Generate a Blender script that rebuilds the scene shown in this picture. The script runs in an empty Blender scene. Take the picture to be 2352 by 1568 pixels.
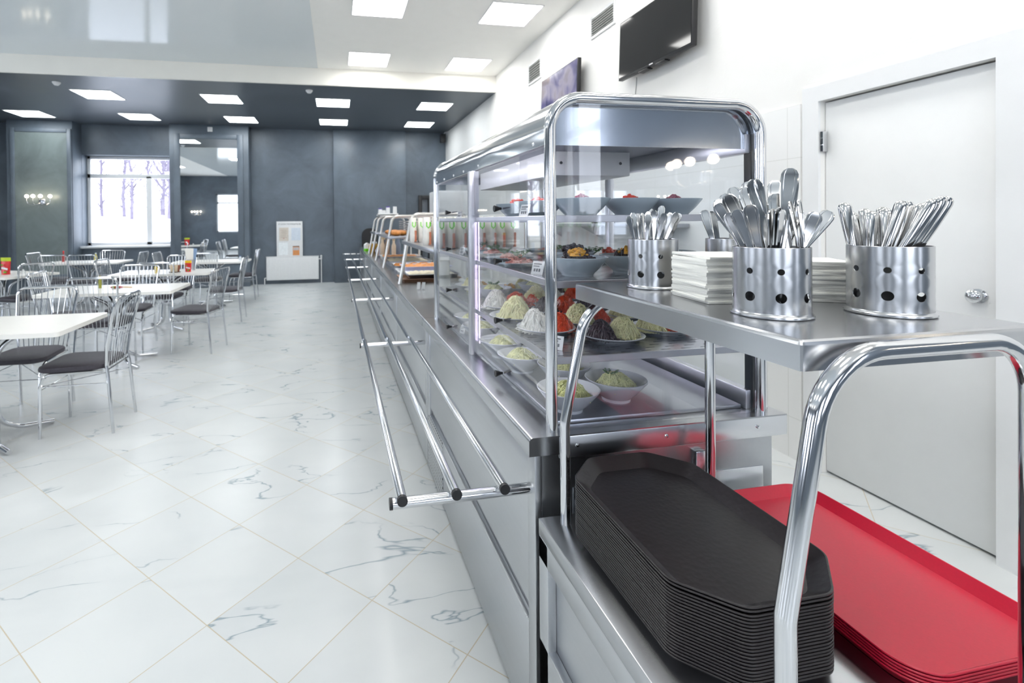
import bpy, bmesh, math, random
from mathutils import Vector, Matrix
from math import sin, cos, pi, radians, sqrt, atan2
SC = bpy.context.scene
COL = SC.collection
rnd = random.Random(7)

# ------------------------------------------------------------------ camera
cam_data = bpy.data.cameras.new('camera')
cam = bpy.data.objects.new('camera', cam_data)
COL.objects.link(cam)
SC.camera = cam
YAW, PITCH, ROLL = 0.18540804, -0.00711185, -0.00902367
cam_data.sensor_width = 36.0
cam_data.lens = 36.0 * 1115.98 / 2352
cam_data.shift_x = (1176 - 982.55) / 2352
cam_data.shift_y = (514.48 - 784) / 2352
cam_data.clip_start = 0.02
_f = Vector((sin(YAW) * cos(PITCH), cos(YAW) * cos(PITCH), sin(PITCH)))
_r = Vector((cos(YAW), -sin(YAW), 0))
_u = _r.cross(_f)
_r2 = _r * cos(ROLL) + _u * sin(ROLL)
_u2 = _u * cos(ROLL) - _r * sin(ROLL)
cam.matrix_world = Matrix(((_r2.x, _u2.x, -_f.x, 0), (_r2.y, _u2.y, -_f.y, 0), (_r2.z, _u2.z, -_f.z, 1.40), (0, 0, 0, 1)))
cam_data.dof.use_dof = True
cam_data.dof.focus_distance = 0.95
cam_data.dof.aperture_fstop = 6.3

# ------------------------------------------------------------------ world, exposure
world = bpy.data.worlds.new('overcast_sky')
SC.world = world
world.use_nodes = True
_bg = world.node_tree.nodes['Background']
_bg.inputs[0].default_value = (0.86, 0.90, 1.0, 1)
_bg.inputs[1].default_value = 1.9
SC.view_settings.view_transform = 'Standard'
SC.view_settings.look = 'None'
SC.view_settings.gamma = 1.0
SC.view_settings.use_curve_mapping = False
SC.view_settings.exposure = 1.62
PANEL_EMIT = 5.0
SC.cycles.max_bounces = 10
SC.cycles.transparent_max_bounces = 32
SC.cycles.caustics_reflective = False
SC.cycles.caustics_refractive = False

# light portals in the window openings: they emit nothing, they only tell the renderer where the sky gets in
def portal(loc, rot, sx, sy):
    d = bpy.data.lights.new('window_portal', 'AREA')
    d.shape = 'RECTANGLE'; d.size = sx; d.size_y = sy
    d.cycles.is_portal = True
    o = bpy.data.objects.new('window_portal', d); COL.objects.link(o)
    o.location = loc; o.rotation_euler = rot
for yc in (-1.6, 2.4, 6.0): portal((-8.12, yc, 1.9), (0, radians(-90), 0), 1.95, 2.0)
portal((-5.35, -4.12, 1.9), (radians(90), 0, 0), 1.3, 1.95)
portal((-1.8, -4.12, 1.875), (radians(90), 0, 0), 1.6, 1.95)
portal((1.05, -4.12, 1.875), (radians(90), 0, 0), 1.7, 1.95)
portal((2.72, -2.6, 1.875), (0, radians(90), 0), 1.95, 1.0)
portal((-4.3, 11.82, 1.88), (radians(-90), 0, 0), 1.9, 1.95)

# ------------------------------------------------------------------ materials
def srgb(r, g, b):
    f = lambda c: (c / 255) / 12.92 if c / 255 <= 0.04045 else ((c / 255 + 0.055) / 1.055) ** 2.4
    return (f(r), f(g), f(b), 1)

class NT:
    def __init__(self, name):
        self.m = bpy.data.materials.new(name); self.m.use_nodes = True
        self.t = self.m.node_tree; self.n = self.t.nodes; self.n.clear()
        self.out = self.n.new('ShaderNodeOutputMaterial')
    def node(self, kind, **kw):
        x = self.n.new(kind)
        for k, v in kw.items():
            setattr(x, k, v)
        return x
    def link(self, a, b): self.t.links.new(a, b)
    def val(self, sock, v):
        if hasattr(v, 'is_output') or isinstance(v, bpy.types.NodeSocket): self.link(v, sock)
        else: sock.default_value = v
    def math(self, op, a, b=None, c=None):
        x = self.node('ShaderNodeMath', operation=op)
        self.val(x.inputs[0], a)
        if b is not None: self.val(x.inputs[1], b)
        if c is not None: self.val(x.inputs[2], c)
        return x.outputs[0]
    def coord(self, which='Object'): return self.node('ShaderNodeTexCoord').outputs[which]
    def mapping(self, vec, scale=(1, 1, 1), rot=(0, 0, 0), loc=(0, 0, 0)):
        x = self.node('ShaderNodeMapping'); self.link(vec, x.inputs[0])
        x.inputs['Scale'].default_value = scale; x.inputs['Rotation'].default_value = rot; x.inputs['Location'].default_value = loc
        return x.outputs[0]
    def noise(self, vec, scale, detail=3, rough=0.5, dist=0.0):
        x = self.node('ShaderNodeTexNoise'); self.link(vec, x.inputs['Vector'])
        x.inputs['Scale'].default_value = scale; x.inputs['Detail'].default_value = detail
        x.inputs['Roughness'].default_value = rough; x.inputs['Distortion'].default_value = dist
        return x.outputs[0]
    def ramp(self, fac, stops):
        x = self.node('ShaderNodeValToRGB'); self.link(fac, x.inputs[0])
        e = x.color_ramp.elements
        while len(e) < len(stops): e.new(0.5)
        for k, (p, c) in enumerate(stops):
            e[k].position = p; e[k].color = c if len(c) == 4 else (*c, 1)
        return x.outputs[0]
    def mix(self, fac, a, b):
        x = self.node('ShaderNodeMix', data_type='RGBA')
        self.val(x.inputs[0], fac); self.val(x.inputs[6], a); self.val(x.inputs[7], b)
        return x.outputs[2]
    def bump(self, h, strength=0.1, dist=0.002):
        x = self.node('ShaderNodeBump'); self.link(h, x.inputs['Height'])
        x.inputs['Strength'].default_value = strength; x.inputs['Distance'].default_value = dist
        return x.outputs[0]
    def bsdf(self, color, rough=0.5, metal=0.0, normal=None, spec=None, coat=None, trans=None, emit=None, emit_s=0, sheen=None, out=True):
        x = self.node('ShaderNodeBsdfPrincipled')
        self.val(x.inputs['Base Color'], color); self.val(x.inputs['Roughness'], rough); self.val(x.inputs['Metallic'], metal)
        if normal is not None: self.link(normal, x.inputs['Normal'])
        if spec is not None: x.inputs['Specular IOR Level'].default_value = spec
        if coat is not None: x.inputs['Coat Weight'].default_value = coat; x.inputs['Coat Roughness'].default_value = 0.08
        if trans is not None: x.inputs['Transmission Weight'].default_value = trans
        if emit is not None: self.val(x.inputs['Emission Color'], emit); x.inputs['Emission Strength'].default_value = emit_s
        if sheen is not None: x.inputs['Sheen Weight'].default_value = sheen
        if out: self.link(x.outputs[0], self.out.inputs[0])
        return x.outputs[0]

def plain(name, col, rough=0.5, metal=0.0, nscale=30, amt=0.06, bump=0.0, **kw):
    """a base colour with slight procedural mottling and optional fine bump"""
    t = NT(name); v = t.coord()
    n = t.noise(v, nscale, 3)
    dark = tuple(c * (1 - amt) for c in col[:3]) + (1,)
    lite = tuple(min(1, c * (1 + amt)) for c in col[:3]) + (1,)
    nm = t.bump(t.noise(v, nscale * 6, 2), bump, 0.001) if bump else None
    t.bsdf(t.ramp(n, [(0.3, dark), (0.7, lite)]), rough, metal, nm, **kw)
    return t.m

def emission(name, col, s):
    t = NT(name); e = t.node('ShaderNodeEmission')
    e.inputs[0].default_value = col; e.inputs[1].default_value = s
    t.link(e.outputs[0], t.out.inputs[0]); return t.m

def glass(name, tint=(0.97, 0.985, 0.99, 1), rough=0.0, gloss=1.0, ior=1.5):
    t = NT(name)
    tr = t.node('ShaderNodeBsdfTransparent'); tr.inputs[0].default_value = tint
    gl = t.node('ShaderNodeBsdfGlossy'); gl.inputs['Roughness'].default_value = rough; gl.inputs[0].default_value = (gloss, gloss, gloss, 1)
    fr = t.node('ShaderNodeFresnel')
    bf = t.node('ShaderNodeNewGeometry').outputs['Backfacing']      # thin pane: the far face reflects like the near one
    t.link(t.math('MULTIPLY_ADD', bf, 1.0 / ior - ior, ior), fr.inputs[0])
    mx = t.node('ShaderNodeMixShader')
    t.link(fr.outputs[0], mx.inputs[0]); t.link(tr.outputs[0], mx.inputs[1]); t.link(gl.outputs[0], mx.inputs[2])
    t.link(mx.outputs[0], t.out.inputs[0]); return t.m

def brushed(name, col=(0.66, 0.68, 0.71), rough=0.24, axis='x', amount=0.012, wave=0.0):
    """stainless steel with brushing along one axis; wave adds the slight dents of thin sheet"""
    t = NT(name); v = t.coord()
    sc = {'x': (0.8, 60, 60), 'y': (60, 0.8, 60), 'z': (60, 60, 0.8)}[axis]
    n = t.noise(t.mapping(v, sc), 1.6, 3, 0.5)
    c = t.ramp(n, [(0.3, (*[k * 0.985 for k in col], 1)), (0.7, (*[min(1, k * 1.01) for k in col], 1))])
    r = t.math('MULTIPLY_ADD', n, 0.012, rough - 0.006)
    nm = t.bump(t.math('MULTIPLY', t.noise(t.mapping(v, (9, 3.0, 9)), 1.0, 1), wave), 0.5, 0.004) if wave else None
    t.bsdf(c, r, 1.0, nm); return t.m

M = {}
def mat_white_plaster():
    t = NT('white_plaster'); v = t.coord()
    n = t.noise(t.mapping(v, (1.6, 1.0, 2.2), rot=(radians(24), 0, 0)), 1.7, 4, 0.55, 1.3)
    ridge = t.math('SUBTRACT', 1.0, t.math('MINIMUM', t.math('DIVIDE', t.math('ABSOLUTE', t.math('SUBTRACT', n, 0.52)), 0.012), 1.0))
    t.bsdf(t.ramp(t.noise(v, 3, 2), [(0.3, srgb(243, 242, 239)), (0.7, srgb(247, 246, 244))]), 0.6, 0, t.bump(ridge, 0.10, 0.004)); return t.m
M['white_wall'] = mat_white_plaster()
M['white_ceiling'] = plain('matt_ceiling_paint', srgb(250, 249, 245), 0.7, nscale=5, amt=0.01)
M['beam_paint'] = plain('ivory_beam_paint', srgb(250, 247, 239), 0.65, nscale=5, amt=0.01)

def mat_dark_plaster(name, base, rough):
    t = NT(name); v = t.coord()
    n1 = t.noise(v, 1.3, 6, 0.62, 0.6)
    n2 = t.noise(t.mapping(v, (2.2, 2.2, 3.4)), 2.6, 5, 0.7, 1.2)
    c = t.ramp(n1, [(0.28, (*[k * 0.72 for k in base], 1)), (0.5, (*base, 1)), (0.74, (*[k * 1.32 for k in base], 1))])
    scuff = t.ramp(n2, [(0.70, (0, 0, 0, 1)), (0.80, (0.42, 0.42, 0.42, 1))])
    c2 = t.mix(scuff, c, (0.30, 0.29, 0.27, 1))
    t.bsdf(c2, t.math('MULTIPLY_ADD', n1, 0.25, rough - 0.1), 0, t.bump(n2, 0.12, 0.004), spec=0.55)
    return t.m
M['dark_plaster'] = mat_dark_plaster('venetian_plaster', (0.118, 0.146, 0.180), 0.40)
M['dark_ceiling'] = mat_dark_plaster('venetian_plaster_ceiling', (0.088, 0.103, 0.124), 0.36)
M['panel_plaster'] = mat_dark_plaster('sage_panel_plaster', (0.17, 0.205, 0.205), 0.34)

def mat_stretch():
    t = NT('gloss_stretch_film'); v = t.coord()
    t.bsdf(t.ramp(t.noise(v, 0.6, 2), [(0.3, srgb(226, 232, 234)), (0.7, srgb(230, 235, 237))]), 0.10, 0, t.bump(t.noise(v, 0.8, 1), 0.02, 0.02), spec=0.06)
    return t.m
M['stretch'] = mat_stretch()

def mat_floor():
    t = NT('marble_floor_tile'); co = t.coord()
    r = t.mapping(co, rot=(0, 0, radians(-45)))
    sp = t.node('ShaderNodeSeparateXYZ'); t.link(r, sp.inputs[0])
    S = 0.4045
    u = t.math('DIVIDE', t.math('SUBTRACT', sp.outputs[0], 0.541), S)
    w = t.math('DIVIDE', t.math('SUBTRACT', sp.outputs[1], 0.7835), S)
    cu, cw = t.math('FLOOR', u), t.math('FLOOR', w)
    fu, fw = t.math('FRACT', u), t.math('FRACT', w)
    eu = t.math('MINIMUM', fu, t.math('SUBTRACT', 1.0, fu))
    ew = t.math('MINIMUM', fw, t.math('SUBTRACT', 1.0, fw))
    e = t.math('MINIMUM', eu, ew)
    grout = t.math('MULTIPLY', t.math('LESS_THAN', e, 0.0042), 0.9)
    cell = t.node('ShaderNodeCombineXYZ'); t.link(cu, cell.inputs[0]); t.link(cw, cell.inputs[1])
    wn = t.node('ShaderNodeTexWhiteNoise', noise_dimensions='3D'); t.link(cell.outputs[0], wn.inputs[0])
    off = t.node('ShaderNodeVectorMath', operation='SCALE'); t.link(wn.outputs['Color'], off.inputs[0]); off.inputs['Scale'].default_value = 37.0
    add = t.node('ShaderNodeVectorMath', operation='ADD'); t.link(co, add.inputs[0]); t.link(off.outputs[0], add.inputs[1])
    vv = t.mapping(add.outputs[0], (0.62, 1.7, 1.0), rot=(0, 0, radians(16)))
    n = t.noise(vv, 1.45, 5, 0.50, 0.35)
    thin = t.math('ABSOLUTE', t.math('SUBTRACT', n, 0.5))
    wide = t.noise(add.outputs[0], 3.0, 2, 0.5)
    gate = t.ramp(t.noise(add.outputs[0], 2.3, 2, 0.5), [(0.45, (0, 0, 0, 1)), (0.57, (1, 1, 1, 1))])
    width = t.math('MULTIPLY_ADD', wide, 0.011, 0.0012)
    line = t.math('SUBTRACT', 1.0, t.math('MINIMUM', t.math('DIVIDE', thin, width), 1.0))
    vein = t.math('MULTIPLY', t.math('POWER', line, 1.3), gate)
    soft = t.math('MULTIPLY', t.math('SUBTRACT', 1.0, t.math('MINIMUM', t.math('DIVIDE', thin, 0.09), 1.0)), 0.05)
    base = t.ramp(t.noise(add.outputs[0], 1.6, 3), [(0.3, srgb(206, 210, 211)), (0.7, srgb(216, 219, 219))])
    c1 = t.mix(soft, base, srgb(150, 162, 170))
    c2 = t.mix(t.math('MULTIPLY', vein, 0.85), c1, srgb(128, 146, 158))
    c3 = t.mix(grout, c2, srgb(184, 172, 148))
    rr = t.math('MULTIPLY_ADD', grout, 0.4, 0.27)
    h = t.math('SUBTRACT', 1.0, grout)
    t.bsdf(c3, rr, 0, t.bump(h, 0.25, 0.001), spec=0.5)
    return t.m
M['floor'] = mat_floor()

def mat_walltile():
    t = NT('white_wall_tile'); co = t.coord()
    sp = t.node('ShaderNodeSeparateXYZ'); t.link(co, sp.inputs[0])
    fu = t.math('FRACT', t.math('DIVIDE', sp.outputs[1], 0.6)); fw = t.math('FRACT', t.math('DIVIDE', t.math('ADD', sp.outputs[2], 0.06), 0.3))
    a = t.math('MINIMUM', fu, t.math('SUBTRACT', 1.0, fu)); b = t.math('MINIMUM', fw, t.math('SUBTRACT', 1.0, fw))
    g = t.math('MAXIMUM', t.math('LESS_THAN', a, 0.003), t.math('LESS_THAN', b, 0.006))
    t.bsdf(t.mix(g, srgb(246, 246, 245), srgb(222, 222, 219)), t.math('MULTIPLY_ADD', g, 0.4, 0.2), 0, t.bump(t.math('SUBTRACT', 1.0, g), 0.2, 0.001))
    return t.m
M['wall_tile'] = mat_walltile()

M['steel_x'] = brushed('brushed_steel_across', axis='x', rough=0.27)
M['steel_y'] = brushed('brushed_steel_along', (0.50, 0.51, 0.53), 0.25, 'y')
M['steel_z'] = brushed('brushed_steel_upright', axis='z', rough=0.22)
M['steel_panel'] = brushed('satin_steel_sheet', (0.56, 0.575, 0.595), 0.33, 'y', 0.012, 0.25)
M['hood_steel'] = brushed('polished_hood_sheet', (0.62, 0.65, 0.69), 0.13, 'y', 0.02, 2.2)
M['end_steel'] = brushed('smooth_end_sheet', (0.60, 0.63, 0.68), 0.13, 'z')
M['cup_steel'] = brushed('brushed_cup_steel', (0.54, 0.55, 0.565), 0.24, 'z', 0.02)
M['shelf_steel'] = brushed('grey_shelf_steel', (0.42, 0.43, 0.47), 0.28, 'x', 0.012)
def chrome(name, col=(0.72, 0.73, 0.75), rough=0.08):
    t = NT(name); v = t.coord()
    n = t.noise(v, 25, 2)
    t.bsdf((*col, 1), t.math('MULTIPLY_ADD', n, 0.05, rough - 0.025), 1.0); return t.m
M['chrome'] = chrome('polished_chrome')
M['tube_steel'] = chrome('polished_tube_steel', (0.68, 0.69, 0.71), 0.11)
M['rack_tube'] = chrome('dull_tube_steel', (0.70, 0.68, 0.65), 0.26)
M['flat_steel'] = chrome('worn_cutlery_steel', (0.66, 0.66, 0.66), 0.12)
M['alu'] = chrome('satin_aluminium', (0.62, 0.62, 0.66), 0.32)
M['black_plastic'] = plain('black_plastic', (0.012, 0.012, 0.014, 1), 0.4)
M['dark_hole'] = plain('dark_liner', (0.01, 0.01, 0.012, 1), 0.7)
M['white_plastic'] = plain('white_plastic', srgb(232, 233, 234), 0.35, amt=0.02)
M['white_lacquer'] = plain('white_door_lacquer', srgb(242, 243, 243), 0.38, nscale=8, amt=0.01)
M['frame_paint'] = plain('white_frame_paint', srgb(242, 243, 244), 0.35, nscale=8, amt=0.01)
M['tabletop'] = plain('white_laminate', srgb(250, 248, 243), 0.28, nscale=8, amt=0.01)
M['upholstery'] = plain('grey_leatherette', srgb(62, 58, 66), 0.5, nscale=60, amt=0.15, bump=0.2)
M['napkin'] = plain('napkin_paper', srgb(252, 251, 245), 0.9, nscale=50, amt=0.01, bump=0.1)
M['china'] = plain('white_china', srgb(226, 230, 238), 0.15, nscale=10, amt=0.01)
M['grey_china'] = plain('pale_grey_china', srgb(196, 212, 222), 0.2, nscale=10, amt=0.01)
def mat_tray(name, col, rough, bscale, strength):
    t = NT(name); v = t.coord()
    vo = t.node('ShaderNodeTexVoronoi'); t.link(v, vo.inputs[0]); vo.inputs['Scale'].default_value = bscale
    n = t.noise(v, 220, 2)
    c = t.ramp(n, [(0.3, (*[k * 0.97 for k in col], 1)), (0.7, (*[k * 1.03 for k in col], 1))])
    t.bsdf(c, rough, 0, t.bump(t.math('ADD', vo.outputs['Distance'], t.math('MULTIPLY', n, 0.3)), strength, 0.0012), spec=0.5)
    return t.m
M['brown_tray'] = mat_tray('dark_brown_tray_plastic', (0.018, 0.0142, 0.0152), 0.34, 95, 0.22)
M['red_tray'] = mat_tray('red_tray_plastic', (0.56, 0.012, 0.042), 0.32, 260, 0.02)
M['panel_light'] = emission('led_panel', (1.0, 0.99, 0.96, 1), PANEL_EMIT)
M['panel_light_cool'] = emission('cool_led_panel', (0.93, 0.98, 1.0, 1), PANEL_EMIT)
M['bulb'] = emission('warm_bulb', (1.0, 0.86, 0.66, 1), 6)
M['led_strip'] = emission('violet_led_strip', (0.80, 0.66, 1.0, 1), 3.5)
M['shelf_led'] = emission('shelf_led_line', (0.95, 0.92, 1.0, 1), 4)
M['led_tube'] = emission('cool_led_tube', (0.93, 0.92, 1.0, 1), 9)
M['glass'] = glass('clear_pane_glass')
M['end_glass'] = glass('end_pane_glass', (0.975, 0.98, 0.99, 1), 0.0, 1.0, 1.5)
M['acrylic'] = glass('clear_acrylic', (0.97, 0.975, 0.985, 1), 0.02, 0.9, 1.45)
M['mirror'] = chrome('mirror_silver', (0.86, 0.88, 0.88), 0.015)
M['snow'] = plain('snow_cover', srgb(244, 246, 252), 0.8, nscale=0.3, amt=0.02)
M['bark'] = plain('pale_bark', srgb(112, 105, 120), 0.9, nscale=6, amt=0.2)
def mat_screen_photo():
    t = NT('lit_screen_picture'); v = t.coord()
    a = t.noise(v, 3.2, 3, 0.5, 0.8)
    c = t.ramp(a, [(0.30, srgb(40, 46, 92)), (0.42, srgb(126, 122, 178)), (0.52, srgb(196, 190, 214)), (0.62, srgb(150, 138, 150)), (0.74, srgb(196, 150, 120))])
    t.bsdf((0.02, 0.02, 0.03, 1), 0.15, 0, emit=c, emit_s=0.2); return t.m
M['screen_on'] = mat_screen_photo()
def mat_screen_off():
    t = NT('dark_screen'); v = t.coord()
    t.bsdf((0.012, 0.013, 0.015, 1), t.math('MULTIPLY_ADD', t.noise(v, 12, 1), 0.02, 0.06), 0, spec=0.4); return t.m
M['screen_off'] = mat_screen_off()
def mat_slotted():
    t = NT('slotted_shelf_steel'); co = t.coord()
    sp = t.node('ShaderNodeSeparateXYZ'); t.link(co, sp.inputs[0])
    row = t.math('DIVIDE', sp.outputs[1], 0.026); ro = t.math('FLOOR', row); fr = t.math('FRACT', row)
    xo = t.math('ADD', t.math('DIVIDE', sp.outputs[0], 0.062), t.math('MULTIPLY', t.math('MODULO', ro, 2.0), 0.5))
    fx = t.math('FRACT', xo)
    hole = t.math('MULTIPLY', t.math('LESS_THAN', t.math('ABSOLUTE', t.math('SUBTRACT', fx, 0.5)), 0.24), t.math('LESS_THAN', t.math('ABSOLUTE', t.math('SUBTRACT', fr, 0.5)), 0.09))
    n = t.noise(t.mapping(co, (1.5, 160, 160)), 1.0, 3)
    b = t.bsdf(t.ramp(n, [(0.3, (0.46, 0.46, 0.51, 1)), (0.7, (0.50, 0.50, 0.55, 1))]), 0.26, 1.0, out=False)
    tr = t.node('ShaderNodeBsdfTransparent'); mx = t.node('ShaderNodeMixShader')
    t.link(hole, mx.inputs[0]); t.link(b, mx.inputs[1]); t.link(tr.outputs[0], mx.inputs[2]); t.link(mx.outputs[0], t.out.inputs[0])
    return t.m
M['slotted'] = mat_slotted()
def mat_perforated():
    t = NT('perforated_steel'); co = t.coord()
    sp = t.node('ShaderNodeSeparateXYZ'); t.link(co, sp.inputs[0])
    row = t.math('DIVIDE', sp.outputs[2], 0.022); ro = t.math('FLOOR', row); fr = t.math('SUBTRACT', t.math('FRACT', row), 0.5)
    fy = t.math('SUBTRACT', t.math('FRACT', t.math('ADD', t.math('DIVIDE', sp.outputs[1], 0.028), t.math('MULTIPLY', t.math('MODULO', ro, 2.0), 0.5))), 0.5)
    d = t.math('SQRT', t.math('ADD', t.math('MULTIPLY', fr, fr), t.math('MULTIPLY', fy, fy)))
    hole = t.math('LESS_THAN', d, 0.30)
    t.bsdf(t.mix(hole, (0.6, 0.62, 0.64, 1), (0.015, 0.016, 0.018, 1)), 0.3, t.math('SUBTRACT', 1.0, hole)); return t.m
M['perforated'] = mat_perforated()
FOOD = {
    'cabbage': plain('shredded_cabbage', srgb(250, 242, 190), 0.5, nscale=90, amt=0.14),
    'white_cabbage': plain('white_shredded_cabbage', srgb(248, 246, 238), 0.5, nscale=90, amt=0.08),
    'carrot': plain('grated_carrot', srgb(240, 78, 22), 0.45, nscale=90, amt=0.2),
    'beet': plain('grated_beetroot', srgb(44, 10, 22), 0.35, nscale=90, amt=0.3),
    'green': plain('herb_green', srgb(70, 112, 58), 0.55, nscale=90, amt=0.3),
    'slaw': plain('green_slaw', srgb(232, 236, 172), 0.5, nscale=40, amt=0.28),
    'ham': plain('pink_ham', srgb(206, 140, 128), 0.45, nscale=60, amt=0.2),
    'corn': plain('yellow_pepper_dice', srgb(236, 172, 32), 0.4, nscale=60, amt=0.2),
    'prune': plain('dark_prune_slices', srgb(46, 34, 44), 0.35, nscale=60, amt=0.3),
    'tomato': plain('red_pepper_slices', srgb(228, 56, 18), 0.35, nscale=60, amt=0.2),
    'herring': plain('pale_pink_topping', srgb(196, 120, 138), 0.45, nscale=60, amt=0.2),
}
def colour(key, rgb, rough=0.45, **kw):
    if key not in M: M[key] = plain(key, srgb(*rgb), rough, **kw)
    return M[key]

# ------------------------------------------------------------------ mesh builder
class MB:
    def __init__(self, angle=35): self.bm = bmesh.new(); self.angle = angle
    def box(self, x0, x1, y0, y1, z0, z1, bev=0.0, seg=2, mat=None):
        g = bmesh.ops.create_cube(self.bm, size=1.0)
        vs = g['verts']
        bmesh.ops.scale(self.bm, vec=(x1 - x0, y1 - y0, z1 - z0), verts=vs)
        bmesh.ops.translate(self.bm, vec=((x0 + x1) / 2, (y0 + y1) / 2, (z0 + z1) / 2), verts=vs)
        if bev > 0:
            es = list({e for v in vs for e in v.link_edges})
            r = bmesh.ops.bevel(self.bm, geom=es, offset=bev, segments=seg, profile=0.5, affect='EDGES')
            vs = list({v for f in r['faces'] for v in f.verts} | {v for v in vs if v.is_valid})
        if mat is not None: bmesh.ops.transform(self.bm, matrix=mat, verts=vs)
        return self
    def ring_loft(self, rings, closed=True, cap0=True, cap1=True):
        vv = [[self.bm.verts.new(p) for p in r] for r in rings]
        n = len(vv[0])
        for a, b in zip(vv[:-1], vv[1:]):
            for i in range(n if closed else n - 1):
                j = (i + 1) % n
                try: self.bm.faces.new((a[i], a[j], b[j], b[i]))
                except ValueError: pass
        if cap0: self.bm.faces.new(list(reversed(vv[0])))
        if cap1: self.bm.faces.new(vv[-1])
        return self
    def tube(self, pts, r, seg=10, closed=False, flat=1.0):
        pts = [Vector(p) for p in pts]
        rr = r if isinstance(r, (list, tuple)) else [r] * len(pts)
        n = len(pts)
        tang = []
        for i in range(n):
            if closed: t = pts[(i + 1) % n] - pts[i - 1]
            elif i == 0: t = pts[1] - pts[0]
            elif i == n - 1: t = pts[-1] - pts[-2]
            else: t = (pts[i + 1] - pts[i]).normalized() + (pts[i] - pts[i - 1]).normalized()
            tang.append(t.normalized())
        up = Vector((0, 0, 1)) if abs(tang[0].z) < 0.9 else Vector((0, 1, 0))
        nrm = (up - tang[0] * up.dot(tang[0])).normalized()
        rings = []
        for i in range(n):
            nrm = (nrm - tang[i] * nrm.dot(tang[i])).normalized()
            b = tang[i].cross(nrm)
            rings.append([pts[i] + (nrm * cos(2 * pi * k / seg) + b * flat * sin(2 * pi * k / seg)) * rr[i] for k in range(seg)])
        if closed:
            self.ring_loft(rings + [rings[0]], True, False, False)
        else: self.ring_loft(rings)
        return self
    def lathe(self, prof, seg=24, c=(0, 0, 0), cap0=True, cap1=True, sx=1.0, sy=1.0):
        rings = [[(c[0] + r * sx * cos(2 * pi * k / seg), c[1] + r * sy * sin(2 * pi * k / seg), c[2] + z) for k in range(seg)] for r, z in prof]
        return self.ring_loft(rings, True, cap0, cap1)
    def prism(self, poly, axis, a, b):
        """poly: 2D outline, extruded along an axis from a to b"""
        if axis == 'y': f = lambda p, t: (p[0], t, p[1])
        elif axis == 'x': f = lambda p, t: (t, p[0], p[1])
        else: f = lambda p, t: (p[0], p[1], t)
        return self.ring_loft([[f(p, a) for p in poly], [f(p, b) for p in poly]])
    def ball(self, c, r, sub=2, s=(1, 1, 1)):
        g = bmesh.ops.create_icosphere(self.bm, subdivisions=sub, radius=r)
        bmesh.ops.scale(self.bm, vec=s, verts=g['verts'])
        bmesh.ops.translate(self.bm, vec=c, verts=g['verts'])
        return self
    def quad(self, *ps):
        self.bm.faces.new([self.bm.verts.new(p) for p in ps]); return self
    def mesh(self, name, smooth=None):
        smooth = self.angle if smooth is None else smooth
        bmesh.ops.recalc_face_normals(self.bm, faces=self.bm.faces)
        me = bpy.data.meshes.new(name)
        self.bm.to_mesh(me); self.bm.free()
        if smooth:
            for p in me.polygons: p.use_smooth = True
            try: me.set_sharp_from_angle(angle=radians(smooth))
            except Exception: pass
        return me

def fillet(pts, rad, n=8):
    """round the inner corners of a polyline"""
    pts = [Vector(p) for p in pts]
    rr = rad if isinstance(rad, (list, tuple)) else [rad] * len(pts)
    out = [pts[0]]
    for i in range(1, len(pts) - 1):
        p = pts[i]; a = (pts[i - 1] - p); b = (pts[i + 1] - p)
        la, lb = a.length, b.length; a.normalize(); b.normalize()
        ang = a.angle(b)
        if ang > pi - 0.01: out.append(p); continue
        d = min(rr[i] / math.tan(ang / 2), la * 0.49, lb * 0.49)
        r = d * math.tan(ang / 2)
        c = p + (a + b).normalized() * (r / sin(ang / 2))
        s, e = p + a * d - c, p + b * d - c
        tot = s.angle(e)
        for k in range(n + 1):
            t = k / n
            out.append(c + (s * sin((1 - t) * tot) + e * sin(t * tot)) / sin(tot))
    out.append(pts[-1])
    return out

def rrect(w, h, r, n=6, cx=0, cy=0):
    o = []
    for (sx, sy, a0) in ((1, 1, 0), (-1, 1, 90), (-1, -1, 180), (1, -1, 270)):
        for k in range(n + 1):
            a = radians(a0 + 90 * k / n)
            o.append((cx + sx * (w / 2 - r) + r * cos(a), cy + sy * (h / 2 - r) + r * sin(a)))
    return o

# ------------------------------------------------------------------ object helpers
def thing(name, label, cat, loc=(0, 0, 0), rz=0.0, group=None):
    o = bpy.data.objects.new(name, None); COL.objects.link(o)
    o.location = loc; o.rotation_euler = (0, 0, rz); o.empty_display_size = 0.05
    o['label'] = label; o['category'] = cat
    if group: o['group'] = group
    return o
def put(name, mesh, mat, parent=None, label=None):
    if isinstance(mesh, MB): mesh = mesh.mesh(name)
    o = bpy.data.objects.new(name, mesh); COL.objects.link(o)
    if mat is not None and not mesh.materials: mesh.materials.append(mat)
    if parent is not None: o.parent = parent
    if label: o['label'] = label
    return o
def solo(name, mesh, mat, label, cat, group=None, loc=(0, 0, 0), rot=(0, 0, 0)):
    o = put(name, mesh, mat); o['label'] = label; o['category'] = cat
    if group: o['group'] = group
    o.location = loc; o.rotation_euler = rot
    return o
def struct(name, mesh, mat, parent=None):
    o = put(name, mesh, mat, parent)
    if parent is None: o['kind'] = 'structure'
    return o
def dup(root, loc=None, rz=None, label=None, group=None):
    r = root.copy(); COL.objects.link(r)
    if loc is not None: r.location = loc
    if rz is not None: r.rotation_euler = (0, 0, rz)
    if label: r['label'] = label
    if group: r['group'] = group
    for ch in list(root.children):
        c = ch.copy(); COL.objects.link(c); c.parent = r
        for g in list(ch.children):
            d = g.copy(); COL.objects.link(d); d.parent = c
    return r
ORD = ['first', 'second', 'third', 'fourth', 'fifth', 'sixth', 'seventh', 'eighth', 'ninth', 'tenth', 'eleventh', 'twelfth']

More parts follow.
